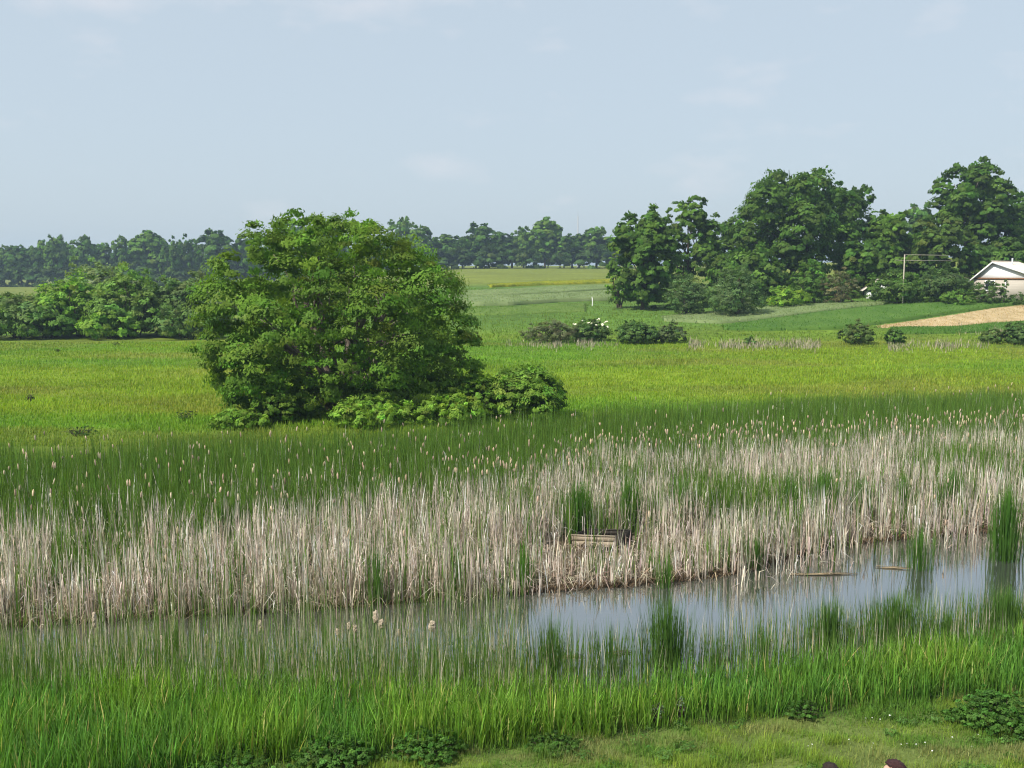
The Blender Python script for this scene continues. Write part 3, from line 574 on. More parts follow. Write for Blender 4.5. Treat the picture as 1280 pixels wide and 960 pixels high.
# single clumps of fresh cattail standing out of the dry reeds and the water
def clump(label, px, base_py, top_py, wpx, n_, seed, col=GRN, w=(.012, .02), ln=.10, group=None, z0=None, name='cattail_clump', min_h=.55):
    rng = np.random.default_rng(seed); b_ = at(px, base_py); n_ = int(n_*(1.9 if name == 'rush_clump' else 1.7 if base_py < 705 else .8)); wpx = wpx*(1.45 if name == 'rush_clump' else 1.25)
    if b_.z < 0: xx, yy = on_plane(px, base_py, 0.); b_ = Vector((float(xx), float(yy), 0.))
    sc = FPX/(b_.y*CT+EYE*ST); H = zrow(top_py, b_.y)-b_.z; r = wpx/sc/2
    a = rng.uniform(0, 6.28, n_); q = np.minimum(np.abs(rng.normal(0, .42, n_)), 1.1); P = np.stack([np.cos(a)*q*r, np.sin(a)*q*r*.8, np.full(n_, -.25 if b_.z < .02 else -.05)], 1)
    h = H*(min_h+(1-min_h)*rng.random(n_)**.5)*(1-.30*q)+.2*(b_.z < .02)
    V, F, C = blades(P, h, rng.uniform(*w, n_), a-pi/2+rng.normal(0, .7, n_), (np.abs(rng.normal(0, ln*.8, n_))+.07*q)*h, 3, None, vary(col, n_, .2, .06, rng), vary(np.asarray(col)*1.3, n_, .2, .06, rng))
    return tag(ob(name, mesh_np(name, V, F, C, [M_GRASS]), None, b_), label, 'reed clump', group)
G2 = np.array((.070, .155, .026)); GR = 'green cattail clumps among the dry reeds'
for i, (px, b0, t0, w, n_, lab) in enumerate([
    (722, 664, 588, 64, 190, 'broad green cattail clump above the weathered boat, left one'), (786, 662, 583, 34, 150, 'narrow dense green cattail clump right of the broad one'),
    (850, 655, 582, 60, 120, 'loose green cattail patch right of the narrow dense clump'), (985, 652, 580, 34, 110, 'green cattail clump, first of the five right of centre'),
    (1028, 652, 572, 42, 190, 'dense green cattail clump, second and darkest of the five'), (1076, 650, 583, 34, 110, 'green cattail clump, third of the five right of centre'),
    (1128, 650, 580, 40, 110, 'green cattail clump, fourth of the five right of centre'), (1190, 646, 572, 50, 170, 'wide green cattail clump, fifth of the five right of centre'),
    (1256, 700, 590, 44, 190, 'tall green cattail clump at the right frame edge'), (1150, 712, 640, 44, 150, 'green cattail clump rising from open water on the right'),
    (470, 752, 660, 30, 70, 'slim green cattail tuft at the front of left reeds'), (235, 655, 612, 70, 120, 'green cattail patch inside the left dry reeds'),
    (655, 735, 660, 40, 80, 'green tuft where the open water begins'), (830, 735, 672, 24, 60, 'thin green tuft at the water line below the boat'),
    (945, 712, 655, 30, 60, 'thin green tuft on the point of dry reeds'), (570, 745, 670, 50, 60, 'sparse green tuft at the middle of reed front')]):
    clump(lab, px, b0, t0, w, n_, 400+i, G2, group=GR)
GF = 'dark green rush clumps standing in the near water'
for i, (px, b0, t0, w, n_, lab) in enumerate([
    (832, 838, 728, 62, 240, 'tall dark rush clump alone in the middle of open water'), (1035, 812, 732, 56, 150, 'loose rush clump at the near bank, left of three'),
    (1118, 806, 726, 84, 300, 'wide dense rush clump at the near bank, middle of three'), (1255, 800, 722, 74, 320, 'dense rush clump at the near bank beside the right frame edge'),
    (1185, 806, 750, 50, 90, 'low sparse rush clump between the two dense ones'), (955, 832, 772, 80, 70, 'low sparse rush fringe below the bright open water'),
    (895, 835, 770, 36, 40, 'few rush blades right of the tall dark clump'), (690, 850, 752, 90, 120, 'thin mixed rush stand left of the open water'),
    (765, 845, 758, 56, 60, 'few thin rushes left of the tall dark clump')]):
    clump(lab, px, b0, t0, w, n_, 440+i, (.068, .135, .028), (.010, .018), .12, group=GF, name='rush_clump', min_h=.4)

# ------------------------------------------------------------------ near shore: sedge, shallow-water cattails, turf
rng = np.random.default_rng(500)
x, y = scatter(135000, -15, 17, 12.6, 21.5, rng, .60, 2.); la, sh = LAWN(x), SHORE(x)
e0 = y-la-.35*(fbm(x*1.1, 0*x, 5)-.5); e1 = sh+.55*(fbm(x*.9, 0*x, 15))-y; k = (e0 > 0) & (e1 > 0) & (rng.random(len(x)) < .5+.5*sst(0, .5, e0)) & (rng.random(len(x)) < .25+.75*sst(0, .5, e1)); x, y = x[k], y[k]; n_ = len(x)
apx = 640+x/y*FPX; tn = fbm(x*.7, y*.9, 19, 3)
H = rng.uniform(.30, .92, n_)*(.7+.6*tn)*sst(-.5, .5, e0[k]+.2)*np.interp(apx, [0, 640, 760, 900, 1280], [1.05, .95, .8, .82, .95])
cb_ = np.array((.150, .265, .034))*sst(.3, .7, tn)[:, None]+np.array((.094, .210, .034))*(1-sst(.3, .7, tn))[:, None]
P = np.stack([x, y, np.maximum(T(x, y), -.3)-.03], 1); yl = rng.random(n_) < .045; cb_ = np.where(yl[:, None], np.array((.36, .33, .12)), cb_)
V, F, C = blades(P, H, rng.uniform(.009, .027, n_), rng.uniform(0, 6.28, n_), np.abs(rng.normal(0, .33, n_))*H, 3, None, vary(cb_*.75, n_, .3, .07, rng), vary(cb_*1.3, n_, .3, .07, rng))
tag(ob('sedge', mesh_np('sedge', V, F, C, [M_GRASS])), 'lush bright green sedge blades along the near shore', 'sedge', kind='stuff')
x, y = scatter(90000, -15, 17, 17.2, 23.5, rng, .60, 2.); sh = SHORE(x); apx = 640+x/y*FPX; e = y-sh
dens = np.interp(apx, [-200, 0, 100, 300, 560, 640, 700, 860, 1000, 1300], [1, 1, 1, 1, 1, .9, .5, .26, .5, .62])*(1-sst(1.1, 3.0, e+1.2*(fbm(x*.8, y*.8, 4)-.5)))
dens = np.maximum(dens, .16*(apx < 660)*(y < REED(x)+.2)); k = (e > -.5) & (rng.random(len(x)) < dens*.72); x, y, e, apx = x[k], y[k], e[k], apx[k]; n_ = len(x)
dry = rng.random(n_) < .16+.10*sst(1, 2.2, e); base = np.where(dry[:, None], DRYC*.9, np.array((.105, .190, .036)))
H = rng.uniform(.5, 1.12, n_)*(1+.15*dry)*np.where(apx < 640, 1.0, .85)+.25; P = np.stack([x, y, np.full(n_, -.25)], 1)
V, F, C = blades(P, H, rng.uniform(.008, .015, n_), rng.uniform(0, 6.28, n_), np.abs(rng.normal(0, .12, n_))*H, 3, None, vary(base, n_, .22, .06, rng))
tag(ob('shallow_reeds', mesh_np('shallow_reeds', V, F, C, [M_GRASS])), 'thin green and straw rushes standing in the near shallows', 'rushes', kind='stuff')
# turf on the bank
x, y = scatter(300000, -12.5, 14, 11.5, 19, rng, .60, 1.); la = LAWN(x); k = (y < la+.25) & (rng.random(len(x)) < .25+.75*sst(.30, .55, fbm(x*1.6, y*2.2, 27, 3))); x, y = x[k], y[k]; n_ = len(x); tn = fbm(x*1.1, y*1.6, 29, 4)
x2 = rng.uniform(-9, 9, 16000); y2 = rng.uniform(2, 11.5, 16000); x, y = np.concatenate([x, x2]), np.concatenate([y, y2]); n_ = len(x); tn = fbm(x*1.1, y*1.6, 29, 4)
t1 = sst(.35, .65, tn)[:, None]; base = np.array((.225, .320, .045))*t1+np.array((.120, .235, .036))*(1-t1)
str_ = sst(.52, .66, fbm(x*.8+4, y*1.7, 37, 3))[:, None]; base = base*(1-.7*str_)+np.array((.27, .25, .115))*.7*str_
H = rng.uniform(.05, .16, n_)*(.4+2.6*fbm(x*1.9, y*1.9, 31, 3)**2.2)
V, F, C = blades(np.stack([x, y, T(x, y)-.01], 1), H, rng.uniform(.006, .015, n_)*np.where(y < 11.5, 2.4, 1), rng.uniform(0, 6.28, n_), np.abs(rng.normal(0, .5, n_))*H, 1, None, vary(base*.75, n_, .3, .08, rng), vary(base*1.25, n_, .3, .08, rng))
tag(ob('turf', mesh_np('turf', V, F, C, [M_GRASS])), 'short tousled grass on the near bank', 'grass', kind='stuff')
# broad-leaved weeds scattered through the turf
n_ = 420; x = rng.uniform(-9, 10, n_); y = rng.uniform(13, 18, n_); k = (y < LAWN(x)+.1) & (fbm(x*.7, y*.9, 91) > .46); P = []
for xx, yy in zip(x[k], y[k]):
    r = rng.uniform(.05, .17); P.append((xx, yy, float(T(xx, yy))+r*.3, r*1.3, r*1.3, r*.55))
V, F, C = crown(P, 16000, .045, .024, (.10, .20, .04), rng, per=14, cr=.5, under=0)
V = V.copy(); V[:, 2] += 0
tag(ob('turf_weeds', mesh_np('turf_weeds', V, F, C, [M_GRASS])), 'small broad leaved weeds scattered through the near turf', 'weeds', kind='stuff')
# standing meadow grass
n_ = 225000; py = 428+(560-428)*rng.random(n_)**1.15; y = (EYE-.4)*FPX/(py-335); x = rng.uniform(-.66, .66, n_)*y+rng.uniform(-2, 2, n_)
k = (y > BACK(x)-.4) & (y < 106); x, y = x[k], y[k]; n_ = len(x); tn = fbm(x*.25, y*.4, 44, 3)
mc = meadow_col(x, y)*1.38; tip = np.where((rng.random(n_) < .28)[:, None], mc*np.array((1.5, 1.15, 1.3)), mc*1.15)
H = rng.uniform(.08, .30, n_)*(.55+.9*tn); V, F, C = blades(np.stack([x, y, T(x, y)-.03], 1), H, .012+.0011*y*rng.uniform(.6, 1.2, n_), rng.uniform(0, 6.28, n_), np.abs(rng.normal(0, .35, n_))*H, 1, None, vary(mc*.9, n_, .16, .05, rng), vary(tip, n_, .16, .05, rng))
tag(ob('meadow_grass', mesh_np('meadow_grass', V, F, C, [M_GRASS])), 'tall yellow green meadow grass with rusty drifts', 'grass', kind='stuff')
# pale reed strips where slope and meadow meet
P = []
for x0, x1, d0, d1, nn, hgt in ((868, 1018, 98, 102, 3000, 1.15), (1118, 1228, 97, 101, 2200, 1.1), (1205, 1275, 112, 116, 1300, 1.2), (700, 765, 100, 101.5, 1000, 1.3), (640, 700, 101, 102, 500, 1.0)):
    px = rng.uniform(x0-8, x1+8, nn); px = px[rng.random(nn) < .15+.85*sst(.35, .6, fbm(px*.045, px*0, 5))]; nn = len(px); d = np.minimum(rng.normal((d0+d1)/2-1.5, 2.8, nn), d1+2); P.append(np.stack([(px-640)/FPX*(d*CT+7.6*ST), d, hgt*rng.uniform(.5, 1.05, nn)], 1))
P = np.concatenate(P); n_ = len(P); H = P[:, 2].copy()*.5*(.4+1.2*fbm(P[:, 0]*.7, P[:, 1]*.2, 61)); P[:, 2] = T(P[:, 0], P[:, 1])-.05; gg = rng.random(n_) < .38
V, F, C = blades(P, H, rng.uniform(.03, .06, n_), rng.uniform(0, 6.28, n_), np.abs(rng.normal(0, .25, n_))*H, 2, None, vary(np.where(gg[:, None], (.12, .16, .05), (.46, .40, .30)), n_, .2, .05, rng))
tag(ob('far_reeds', mesh_np('far_reeds', V, F, C, [M_DRY])), 'pale reed strips at the far edge of the meadow', 'dry reeds', kind='stuff')

# ------------------------------------------------------------------ single plants: cattails, weeds, flowers
rng = np.random.default_rng(600)
M_HEAD = surf('seed_fluff', (.40, .31, .22), (.62, .52, .40), 30, .95, .05, .8, bscale=80)
for i, (px, py, w, h, lab) in enumerate([
    (470, 771, .13, .28, 'cattail with a big burst cream head, left of the nearly touching pair'), (477, 780, .12, .22, 'cattail with a cream head, right of the nearly touching pair'),
    (540, 783, .15, .26, 'cattail with a fat pinkish grey burst head standing alone'), (436, 783, .09, .18, 'cattail with small cream head, left of the big pair'),
    (444, 786, .09, .16, 'cattail with small cream head just left of the big pair'), (459, 811, .08, .16, 'cattail with low orange tan head below the big pair'),
    (499, 791, .07, .16, 'cattail with slim tan head between the pair and the fat one'), (422, 790, .08, .15, 'cattail with small cream head, leftmost of the middle group'),
    (325, 783, .09, .30, 'cattail with long ragged pale head left of the middle group'), (258, 799, .11, .24, 'cattail with tan burst head among the left rushes'),
    (202, 800, .08, .2, 'cattail with thin pale head among the left rushes'), (118, 775, .10, .34, 'cattail with long pale head at the left water strip'),
    (78, 819, .11, .24, 'cattail with pinkish tan head low at the left'), (183, 817, .07, .16, 'cattail with small tan head low at the left')]):
    d = 20.2+rng.uniform(-.7, .7); z = zrow(py, d); x0 = (px-640)/FPX*(d*CT+(EYE-z)*ST); sx = rng.normal(0, .06)
    o = tag(empty('cattail', (x0-sx, d, -.1)), lab, 'cattail', 'cattails in the near rushes'); top = z+.1
    v, f = tube([(0, 0, -.2), (sx*.5, 0, top*.5), (sx, 0, top+h*.4)], [.007, .006, .004], 5); ob('stem', mesh_np('stem', v, f, None, [M_DRY], True), o).data.color_attributes.new('Col', 'FLOAT_COLOR', 'POINT').data.foreach_set('color', np.tile(np.array((.42, .36, .25, 1), np.float32), len(v)))
    a = np.arange(9)*2*pi/9; rings = [(0, 0, -h*.5)]
    for t in np.linspace(-.42, .44, 7): rings += [(cos(q)*w*.5*(1-(2*abs(t))**3*.6)*rng.uniform(.7, 1.25), sin(q)*w*.5*(1-(2*abs(t))**3*.6)*rng.uniform(.7, 1.25), t*h+rng.normal(0, .012)) for q in a]
    rings.append((0, 0, h*.52)); fc = [(0, 1+(j+1) % 9, 1+j) for j in range(9)]+[(64, 55+j, 55+(j+1) % 9) for j in range(9)]+[(1+r*9+j, 1+r*9+(j+1) % 9, 10+r*9+(j+1) % 9, 10+r*9+j) for r in range(6) for j in range(9)]
    me = bpy.data.meshes.new('seed_head'); me.from_pydata(rings, [], fc); me.materials.append(M_HEAD); ob('seed_head', me, o, (sx, 0, top))
    for j in range(3):
        H = np.array([top*rng.uniform(.65, 1.0)]); V, F, C = blades(np.array([[rng.normal(0, .03), rng.normal(0, .03), -.15]]), H, .016, np.array([rng.uniform(0, 6.28)]), .12*H, 4, None, vary(GRN*1.2, 1))
        ob('leaf', mesh_np('leaf', V, F, C, [M_GRASS]), o)
def weed(label, px, py, w, hpx, base, seed, nleaf, LL=.07, LW=.04, name='nettle_clump', cat='weed', group=None, **kw):
    b_ = at(px, py); shrub(label, cat, px, b_.y, w, py-hpx, base, seed, int(nleaf*2.1), LL*.44, LW*.42, 26, .24, group=group, name=name, **kw)
NET = (.085, .185, .034); GW = 'dark nettle clumps on the near bank'
weed('big dark green nettle clump at the right frame edge', 1252, 908, 116, 44, NET, 701, 9000, group=GW)
weed('small nettle clump left of the big one at frame edge', 1200, 904, 46, 18, NET, 702, 2500, group=GW)
weed('dark nettle clump at the sedge edge, left of two on the bank', 420, 956, 120, 34, NET, 703, 8000, group=GW)
weed('nettle clump right beside the one at the bottom middle', 535, 945, 100, 30, NET, 704, 6000, group=GW)
weed('low nettle clump at the bottom left below the sedge', 285, 962, 110, 20, NET, 705, 5000, group=GW)
weed('small leafy clump at the sedge edge below the rushes', 1005, 897, 50, 20, (.075, .16, .03), 706, 2500, group=GW)
weed('low weed patch at the sedge edge in the middle', 690, 938, 70, 18, (.075, .15, .03), 709, 2500, group=GW)
weed('pale blue green wormwood plant at the sedge edge, left stem', 822, 905, 20, 38, (.17, .22, .15), 710, 1300, .05, .03, 'wormwood_plant')
weed('pale blue green wormwood plant at the sedge edge, right stem', 851, 903, 16, 38, (.17, .21, .15), 711, 1000, .05, .03, 'wormwood_plant')
for i, (px, py, w, h, lab) in enumerate([(38, 502, 13, 14, 'dark dock plant alone in the left meadow'), (146, 432, 10, 6, 'small dark dock plant near the left thicket'), (72, 440, 9, 5, 'tiny dark dock plant near the left frame edge'), (100, 545, 50, 16, 'bushy herb at the meadow edge on the left'), (232, 525, 34, 14, 'leafy herb at the meadow edge left of the willow')]):
    weed(lab, px, py, w, h, (.07, .13, .03), 720+i, 500, .12, .05, 'dock_plant')
M_WHITE = surf('white_petals', (.72, .72, .68), (.82, .82, .78), 12, .8, .1)
a = np.arange(10)*2*pi/10; fv = [(0, 0, .012)]+[(cos(q)*(.024 if i % 2 else .012), sin(q)*(.024 if i % 2 else .012), .004) for i, q in enumerate(a)]+[(0, 0, -.08), (.002, 0, -.08)]
fm = bpy.data.meshes.new('white_flower'); fm.from_pydata(fv, [], [(0, 1+i, 1+(i+1) % 10) for i in range(10)]+[(0, 11, 12)]); fm.materials.append(M_WHITE)
for px, py in [(1010,939),(1015,937),(1091,936),(1126,937),(1133,936),(1145,937),(1156,935),(1190,928),(1222,925),(1255,921),(1262,919),(1270,918),(1185,958),(1082,904),(1090,903),(1100,905),(1112,900),(1196,893),(948,945),(1246,912),(1061,931),(1165,945),(1214,940)]:
    b_ = at(px, py); o = ob('white_flower', fm, None, (b_.x, b_.y, b_.z+.085)); o.rotation_euler = (-.45+rng.normal(0, .2), rng.normal(0, .2), rng.uniform(0, 6)); s_ = rng.uniform(.45, .9); o.scale = (s_, s_, 1)
    tag(o, 'tiny white flower dotted in the near turf', 'flower', 'tiny white flowers in the turf')

# ------------------------------------------------------------------ weathered boat half hidden in the reeds
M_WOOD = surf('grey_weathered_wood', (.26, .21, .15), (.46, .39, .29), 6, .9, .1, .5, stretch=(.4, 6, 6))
M_WOODD = surf('shaded_wood', (.02, .018, .015), (.06, .05, .04), 6, .8, .2, .4, stretch=(.4, 6, 6))  # same boat wood, darkened: shade painted into end, far side and bottom boards
b_ = at(770, 692); bo = tag(empty('wooden_boat', (b_.x, b_.y, .22), 0), 'old weathered plank boat with raised end half hidden in reeds', 'boat'); bo.rotation_euler = (0, radians(-8), radians(-38))
def part(name, v, f, m, parent, loc=None): return ob(name, mesh_np(name, v, f, None, [m]), parent, loc)
for i, (z0, z1) in enumerate(((.02, .17), (.174, .33))):
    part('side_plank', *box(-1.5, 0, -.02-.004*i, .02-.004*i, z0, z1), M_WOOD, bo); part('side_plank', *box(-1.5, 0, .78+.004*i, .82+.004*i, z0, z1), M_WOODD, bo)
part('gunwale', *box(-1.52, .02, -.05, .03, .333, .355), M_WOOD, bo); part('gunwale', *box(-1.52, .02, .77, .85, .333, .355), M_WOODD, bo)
part('end_board', *prism([(-.01, .02), (.81, .02), (.83, .36), (-.03, .36)], (.03, 0, 0), lambda u, v: (.024, u, v)), M_WOODD, bo)
part('end_board', *box(-1.55, -1.525, -.02, .82, .02, .33), M_WOODD, bo); part('bottom_board', *box(-1.5, 0, .022, .778, .0, .035), M_WOODD, bo)
M_STICK = surf('drift_stem', (.16, .12, .07), (.34, .27, .17), 8, .9, .1)
for px0, py0, px1, py1, lab in ((985, 718, 1072, 717, 'long floating reed stem raft beside the dry reed point'), (1093, 709, 1142, 712, 'short dark floating stem in the open water on the right'), (680, 822, 735, 820, 'thin floating stems among the near rushes'), (755, 817, 792, 815, 'brown floating stem mat left of the tall rush clump')):
    x0, y0 = on_plane(px0, py0, .01); x1, y1 = on_plane(px1, py1, .01); parts = []
    for j in range(7):
        o0 = rng.normal(0, .05, 2); t0, t1 = rng.uniform(0, .3), rng.uniform(.7, 1.)
        parts.append((*tube([(x0+(x1-x0)*t+o0[0], y0+(y1-y0)*t+o0[1]+rng.normal(0, .03), .012+rng.uniform(0, .02)) for t in (t0, (t0+t1)/2, t1)], [.007, .009, .005], 5), None))
    v, f, c = join(parts); tag(ob('floating_stems', mesh_np('floating_stems', v, f, None, [M_STICK])), lab, 'driftwood')

# ------------------------------------------------------------------ house, shed, pipe frame, posts
M_WALL = surf('pale_siding', (.40, .36, .30), (.48, .44, .37), 2, .85, .2, .3, bscale=9, stretch=(.2, .2, 5))
M_GAB = surf('white_boards', (.78, .78, .77), (.82, .82, .81), 2, .7, .3, .2, stretch=(6, 6, .3))
M_ROOF = surf('pale_sheet_roof', (.55, .49, .42), (.70, .63, .55), 1.2, .6, .3, .3, c3=(.64, .57, .49))
M_TRIM = surf('brown_trim', (.20, .10, .05), (.28, .15, .08), 4, .8, .2); M_SOFF = surf('grey_soffit', (.42, .44, .46), (.52, .54, .55), 4, .8, .2)
M_FRAME = surf('white_frame', (.76, .76, .75), (.82, .82, .80), 4, .6, .3)
m, n, o_ = mat('window_glass'); p = n.nodes.new('ShaderNodeBsdfPrincipled'); p.inputs['Base Color'].default_value = (.02, .024, .028, 1); p.inputs['Roughness'].default_value = .06; n.links.new(p.outputs[0], o_.inputs[0]); M_GLASS = m
hb = atd(1216, 140); sc = FPX/(140*CT+(EYE-hb.z)*ST); zc = lambda py: zrow(py, 140)-hb.z
house = tag(empty('house', hb, radians(-42)), 'small house with white gable and pale sheet roof behind shrubs', 'house')
ze, zp = zc(347.5), zc(327.5); Wg, xa, Ld = 8.6, 2.45, 11.0          # gable wall in the local xz plane, house runs back along +y
part('wall', *box(0, Wg, .0, .2, -.6, ze), M_WALL, house); part('wall', *box(Wg-.2, Wg, .2, Ld, -.6, ze), M_WALL, house)
part('wall', *box(0, .2, .2, Ld, -.6, ze), M_WALL, house); part('wall', *box(.2, Wg-.2, Ld-.2, Ld, -.6, ze), M_WALL, house)
part('gable', *prism([(.0, ze+.06), (Wg, ze+.06), (xa, zp-.25)], (0, .14, 0), lambda u, v: (u, .03, v)), M_GAB, house)
part('gable', *prism([(.0, ze+.06), (Wg, ze+.06), (xa, zp-.25)], (0, .14, 0), lambda u, v: (u, Ld-.17, v)), M_GAB, house)
part('trim_board', *box(-.1, Wg+.1, -.10, .025, ze-.16, ze+.055), M_TRIM, house)
ov = .38
def slope(x0, z0, x1, z1, name):
    dx, dz = x1-x0, z1-z0; ln = math.hypot(dx, dz); nx, nz_ = -dz/ln*math.copysign(1, dx), abs(dx)/ln; t = .09
    r = part(name, *prism([(x0, z0), (x1, z1), (x1+nx*t, z1+nz_*t), (x0+nx*t, z0+nz_*t)], (0, Ld+2*ov, 0), lambda u, v: (u, -ov, v)), M_ROOF, house)
    for k in range(28):                                                 # ribs of the sheet roofing
        y0 = -ov+.2+(Ld+2*ov-.4)*k/27; part('sheet_rib', *prism([(x0+nx*(t-.01), z0+nz_*(t-.01)), (x1+nx*(t-.01), z1+nz_*(t-.01)), (x1+nx*(t+.035), z1+nz_*(t+.035)), (x0+nx*(t+.035), z0+nz_*(t+.035))], (0, .05, 0), lambda u, v: (u, y0, v)), M_ROOF, r)
    part('soffit', *prism([(x0, z0-.03), (x1, z1-.03), (x1, z1-.005), (x0, z0-.005)], (0, ov-.02, 0), lambda u, v: (u, -ov, v)), M_SOFF, house)
    part('barge_board', *prism([(x0, z0-.17), (x1, z1-.17), (x1, z1+.05), (x0, z0+.05)], (0, .04, 0), lambda u, v: (u, -ov-.045, v)), M_FRAME, house)
sl_l = (zp-ze)/xa; sl_r = (zp-ze)/(Wg-xa)
slope(-.55, ze-.55*sl_l+.04, xa, zp, 'roof'); slope(Wg+.6, ze-.6*sl_r+.04, xa, zp, 'roof')
part('ridge_cap', *box(xa-.16, xa+.16, -ov-.02, Ld+ov+.02, zp+.07, zp+.17), M_ROOF, house)
v, f = tube([(xa+1.2, 4.4, zp-.6), (xa+1.2, 4.4, zp+.55)], [.11, .11], 8); part('vent_pipe', v, f, M_SOFF, house)
v, f = tube([(4.2, -.12, -.2), (4.2, -.12, ze-.2)], [.07, .07], 8); part('downpipe', v, f, M_FRAME, house)
def window(x0, x1, z0, z1):
    w = empty('window', (0, 0, 0)); w.parent = house
    part('pane', *box(x0, x1, -.012, .0-.004, z0, z1), M_GLASS, w)
    for q in (box(x0-.1, x0, -.05, -.004, z0-.1, z1+.1), box(x1, x1+.1, -.05, -.004, z0-.1, z1+.1), box(x0, x1, -.05, -.004, z1, z1+.1), box(x0, x1, -.05, -.004, z0-.1, z0), box((x0+x1)/2-.035, (x0+x1)/2+.035, -.045, -.013, z0, z1)): part('frame', *q, M_FRAME, w)
    part('sill', *box(x0-.15, x1+.15, -.14, -.052, z0-.16, z0-.1), M_FRAME, w)
window(6.75, 7.95, ze-1.62, ze-.42); window(1.6, 2.7, ze-1.62, ze-.42)
# small shed peeping out left of the mixed shrub
sb = atd(1084, 146); shed = tag(empty('shed', sb, radians(-12)), 'small white shed with pale sloping roof half hidden by shrubs', 'shed')
hz = zrow(364, 146)-sb.z; part('wall', *box(-.1, 3.4, 0, 2.6, -.4, hz), M_GAB, shed)
part('roof', *prism([(-.75, hz-.02), (1.7, hz+1.75), (4.1, hz-.02), (4.1, hz+.08), (1.7, hz+1.88), (-.75, hz+.08)], (0, 3.4, 0), lambda u, v: (u, -.4, v)), M_ROOF, shed)
part('door', *box(.5, 1.3, -.04, -.003, -.2, hz-.35), M_SOFF, shed)
part('gable', *prism([(-.05, hz+.003), (3.35, hz+.003), (1.7, hz+1.5)], (0, .1, 0), lambda u, v: (u, .01, v)), M_GAB, shed)
# pale pipe frame: a post with two level pipes running right
M_PIPE = surf('pale_pipe', (.34, .31, .24), (.44, .40, .32), 5, .7, .3)
q = atd(1128, 134.5); zt, z2 = zrow(318.5, 134.5)-q.z, zrow(325.5, 134.5)-q.z; sc = FPX/(134.5*CT+5*ST)
pf = tag(empty('pipe_frame', q), 'pale pole with two level pipes above the mixed shrub', 'pipe frame')
part('post', *tube([(0, 0, -.4), (0, 0, zt+.05)], [.075, .075], 8), M_PIPE, pf); part('pipe', *tube([(.1, 0, zt), (3, .2, zt-.03), (58/sc, .4, zt-.08)], [.035]*3, 6), M_PIPE, pf)
part('pipe', *tube([(-12/sc, .05, z2+.05), (.0, .16, z2), (62/sc, .5, z2-.06)], [.03]*3, 6), M_PIPE, pf)
q = at(740.5, 382.5); sc = FPX/(q.y*CT+4*ST); hp_ = 11/sc
wp_ = tag(empty('field_post', q), 'thin white leaning post alone on the green slope', 'post')
part('shaft', *tube([(0, 0, -.2), (.02, 0, hp_*.55), (-.06, 0, hp_)], [.09, .085, .05], 8), M_FRAME, wp_); part('cap', *box(-.14, .0, -.06, .06, hp_, hp_+.06), M_FRAME, wp_)
q = atd(722, 455); hm = zrow(270, 455)-q.z; mast = tag(empty('radio_mast', q), 'thin mast rising above the far tree line', 'mast'); M_MAST = surf('mast_grey', (.28, .28, .28), (.36, .36, .36), 4, .7)
part('shaft', *tube([(0, 0, -.4), (0, 0, hm)], [.35, .16], 6), M_MAST, mast); part('antenna', *tube([(0, 0, hm), (0, 0, hm+2.5)], [.08, .04], 5), M_MAST, mast)

# ------------------------------------------------------------------ two people sitting on the bank, only the tops of their heads in view
M_SKIN = surf('skin', (.50, .29, .21), (.58, .36, .27), 14, .55, .3); M_HAIR1 = surf('dark_auburn_hair', (.025, .010, .012), (.07, .025, .024), 30, .6, .3, .5, stretch=(1, 1, 4)); M_HAIR2 = surf('dark_brown_hair', (.015, .010, .008), (.045, .03, .022), 30, .6, .3, .5, stretch=(1, 1, 4))
def skinmesh(name, pts, edges, m, parent, sub=2):
    me = bpy.data.meshes.new(name); bm = bmesh.new(); ly = bm.verts.layers.skin.verify(); vs = []
    for i, (co, r) in enumerate(pts):
        v = bm.verts.new(co); v[ly].radius = (r, r) if not isinstance(r, tuple) else r; v[ly].use_root = (i == 0); vs.append(v)
    for a_, b__ in edges: bm.edges.new((vs[a_], vs[b__]))
    bm.to_mesh(me); bm.free(); me.materials.append(m); o = ob(name, me, parent)
    o.modifiers.new('skin', 'SKIN').use_smooth_shade = True; s_ = o.modifiers.new('sub', 'SUBSURF'); s_.levels = sub; s_.render_levels = sub; return o
def chain(*ids): return [(ids[i], ids[i+1]) for i in range(len(ids)-1)]
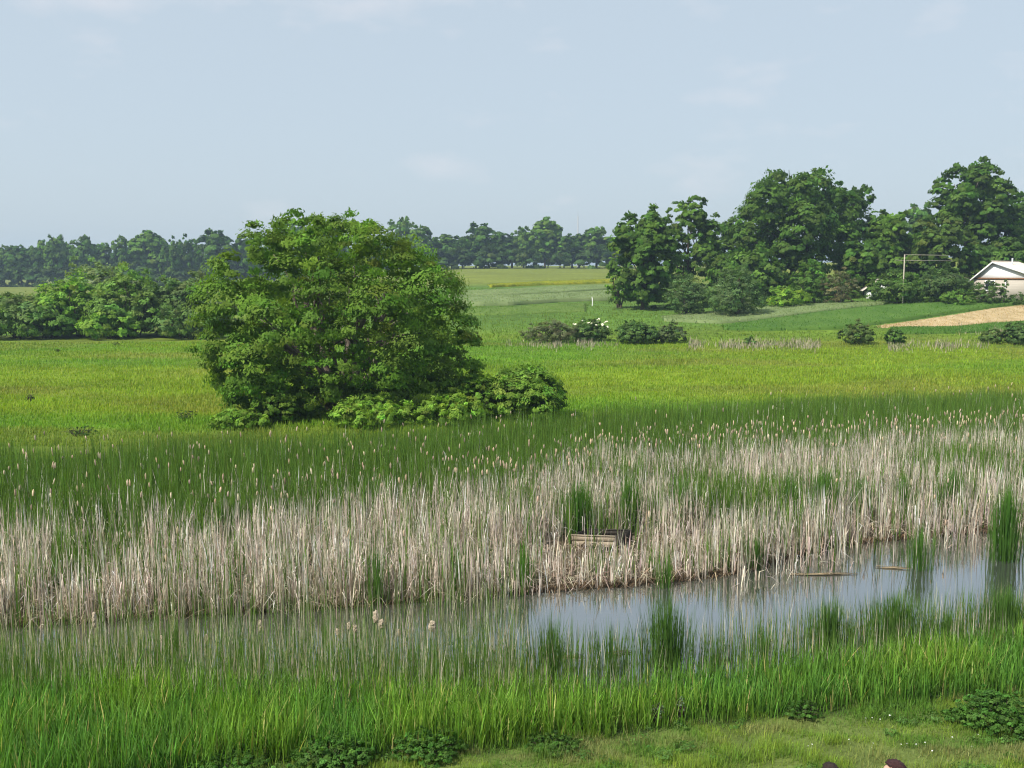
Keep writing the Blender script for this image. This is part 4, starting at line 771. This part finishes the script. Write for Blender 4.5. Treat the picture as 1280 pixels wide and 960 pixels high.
def sitter(label, px, top_py, d, turn, hair, shirt, trousers):
    zt = zrow(top_py, d); x0 = (px-640)/FPX*(d*CT+(EYE-zt)*ST); H = .89
    root = tag(empty('person', (x0, d, zt-H), turn), label, 'person')       # local: faces +y, seat at z = 0
    P = [((0, 0, .10), (.15, .11)), ((0, .02, .28), (.135, .10)), ((0, .03, .47), (.165, .105)), ((0, .03, .58), .055), ((0, .05, .68), (.062, .072)), ((0, .055, .765), (.078, .094)), ((0, .045, .84), (.060, .076)),
         ((.17, .03, .54), .052), ((.25, .14, .34), .042), ((.20, .34, .28), .033), ((.19, .42, .27), .024),
         ((-.17, .03, .54), .052), ((-.25, .14, .34), .042), ((-.20, .34, .28), .033), ((-.19, .42, .27), .024),
         ((.10, .03, .06), .088), ((.12, .42, .26), .068), ((.12, .60, -.12), .048), ((.12, .70, -.20), .036), ((.12, .83, -.23), .026),
         ((-.10, .03, .06), .088), ((-.12, .42, .26), .068), ((-.12, .60, -.12), .048), ((-.12, .70, -.20), .036), ((-.12, .83, -.23), .026)]
    E = chain(0, 1, 2, 3, 4, 5, 6)+chain(2, 7, 8, 9, 10)+chain(2, 11, 12, 13, 14)+chain(0, 15, 16, 17, 18, 19)+chain(0, 20, 21, 22, 23, 24)
    n0 = len(P)
    for s, wri, x_ in ((1, 10, .19), (-1, 14, -.19)):                      # palm, four fingers and a thumb resting over the knees
        for fi in range(4): 
            a0 = len(P); xo = x_+s*(fi-1.5)*.021; P += [((xo, .475, .275), .009), ((xo, .505, .262), .0085), ((xo, .525, .238-.004*abs(fi-1.5)), .007)]; E += [(wri, a0)]+chain(a0, a0+1, a0+2)
        a0 = len(P); P += [((x_-s*.045, .44, .268), .010), ((x_-s*.058, .475, .258), .008)]; E += [(wri, a0), (a0, a0+1)]
    skinmesh('body', P, E, M_SKIN, root)
    mA = surf('shirt_cloth', *shirt, 12, .9, .1, .3); mB = surf('trouser_cloth', *trousers, 12, .9, .1, .3); g_ = .014
    def grow(i, k=g_): c, r = P[i]; return (c, (r[0]+k, r[1]+k) if isinstance(r, tuple) else r+k)
    skinmesh('shirt', [grow(i) for i in (0, 1, 2, 7, 8, 11, 12)]+[((0, .03, .55), .075)], [(0, 1), (1, 2), (2, 3), (3, 4), (2, 5), (5, 6), (2, 7)], mA, root)
    skinmesh('trousers', [grow(0, .012)]+[grow(i) for i in (15, 16, 17, 18, 20, 21, 22, 23)], chain(0, 1, 2, 3, 4)+chain(0, 5, 6, 7, 8), mB, root)
    # face features and hair cap
    fv = [((0, .150, .735), .010), ((0, .138, .765), .007)]; skinmesh('nose', fv, [(0, 1)], M_SKIN, root, 1)
    for s in (1, -1): part('ear', *tube([(s*.080, .05, .715), (s*.092, .045, .745), (s*.082, .05, .77)], [.008, .016, .008], 6), M_SKIN, root); part('eye', *tube([(s*.03, .138, .757), (s*.03, .146, .757)], [.010, .006], 6), M_HAIR2, root)
    part('mouth', *box(-.022, .022, .128, .136, .697, .704), surf('lips', (.42, .17, .14), (.45, .2, .16), 9), root)
    bm = bmesh.new(); bmesh.ops.create_icosphere(bm, subdivisions=4, radius=1.)
    for v in list(bm.verts):
        c = v.co
        if c.y > .25 and c.z < .68 or c.z < -.72: bm.verts.remove(v); continue
        k = 1+.035*sin(c.x*19+c.z*7)+.03*sin(c.y*23+c.z*5)+random.uniform(-.012, .012); v.co = Vector((c.x*.094*k, .035+c.y*.112*k, .768+c.z*.122*k))
    me = bpy.data.meshes.new('hair'); bm.to_mesh(me); bm.free(); me.materials.append(hair); [setattr(p_, 'use_smooth', True) for p_ in me.polygons]; h_ = ob('hair', me, root); sm = h_.modifiers.new('solid', 'SOLIDIFY'); sm.thickness = .008
    return root
sitter('person with dark auburn hair seated on the bank, face turned left, right of two', 1124, 950.5, 8.3, radians(75), M_HAIR1, ((.36, .08, .10), (.44, .12, .13)), ((.05, .06, .10), (.08, .09, .14)))
sitter('person with dark brown hair seated on the bank, left of two', 1041, 956.5, 8.3, radians(10), M_HAIR2, ((.30, .30, .33), (.38, .38, .40)), ((.06, .06, .07), (.1, .1, .11)))

# ------------------------------------------------------------------ summer haze
v, f = box(-2900, 2900, -90, 2650, -3, 42); hzm, n, o_ = mat('summer_haze'); pv = n.nodes.new('ShaderNodeVolumePrincipled')
pv.inputs['Color'].default_value = (.62, .82, 1.0, 1); pv.inputs['Density'].default_value = .00034; pv.inputs['Anisotropy'].default_value = .2
n.links.new(pv.outputs[0], o_.inputs['Volume']); tag(ob('haze', mesh_np('haze', v, f, None, [hzm])), 'thin pale summer haze over the whole valley', 'haze', kind='stuff')
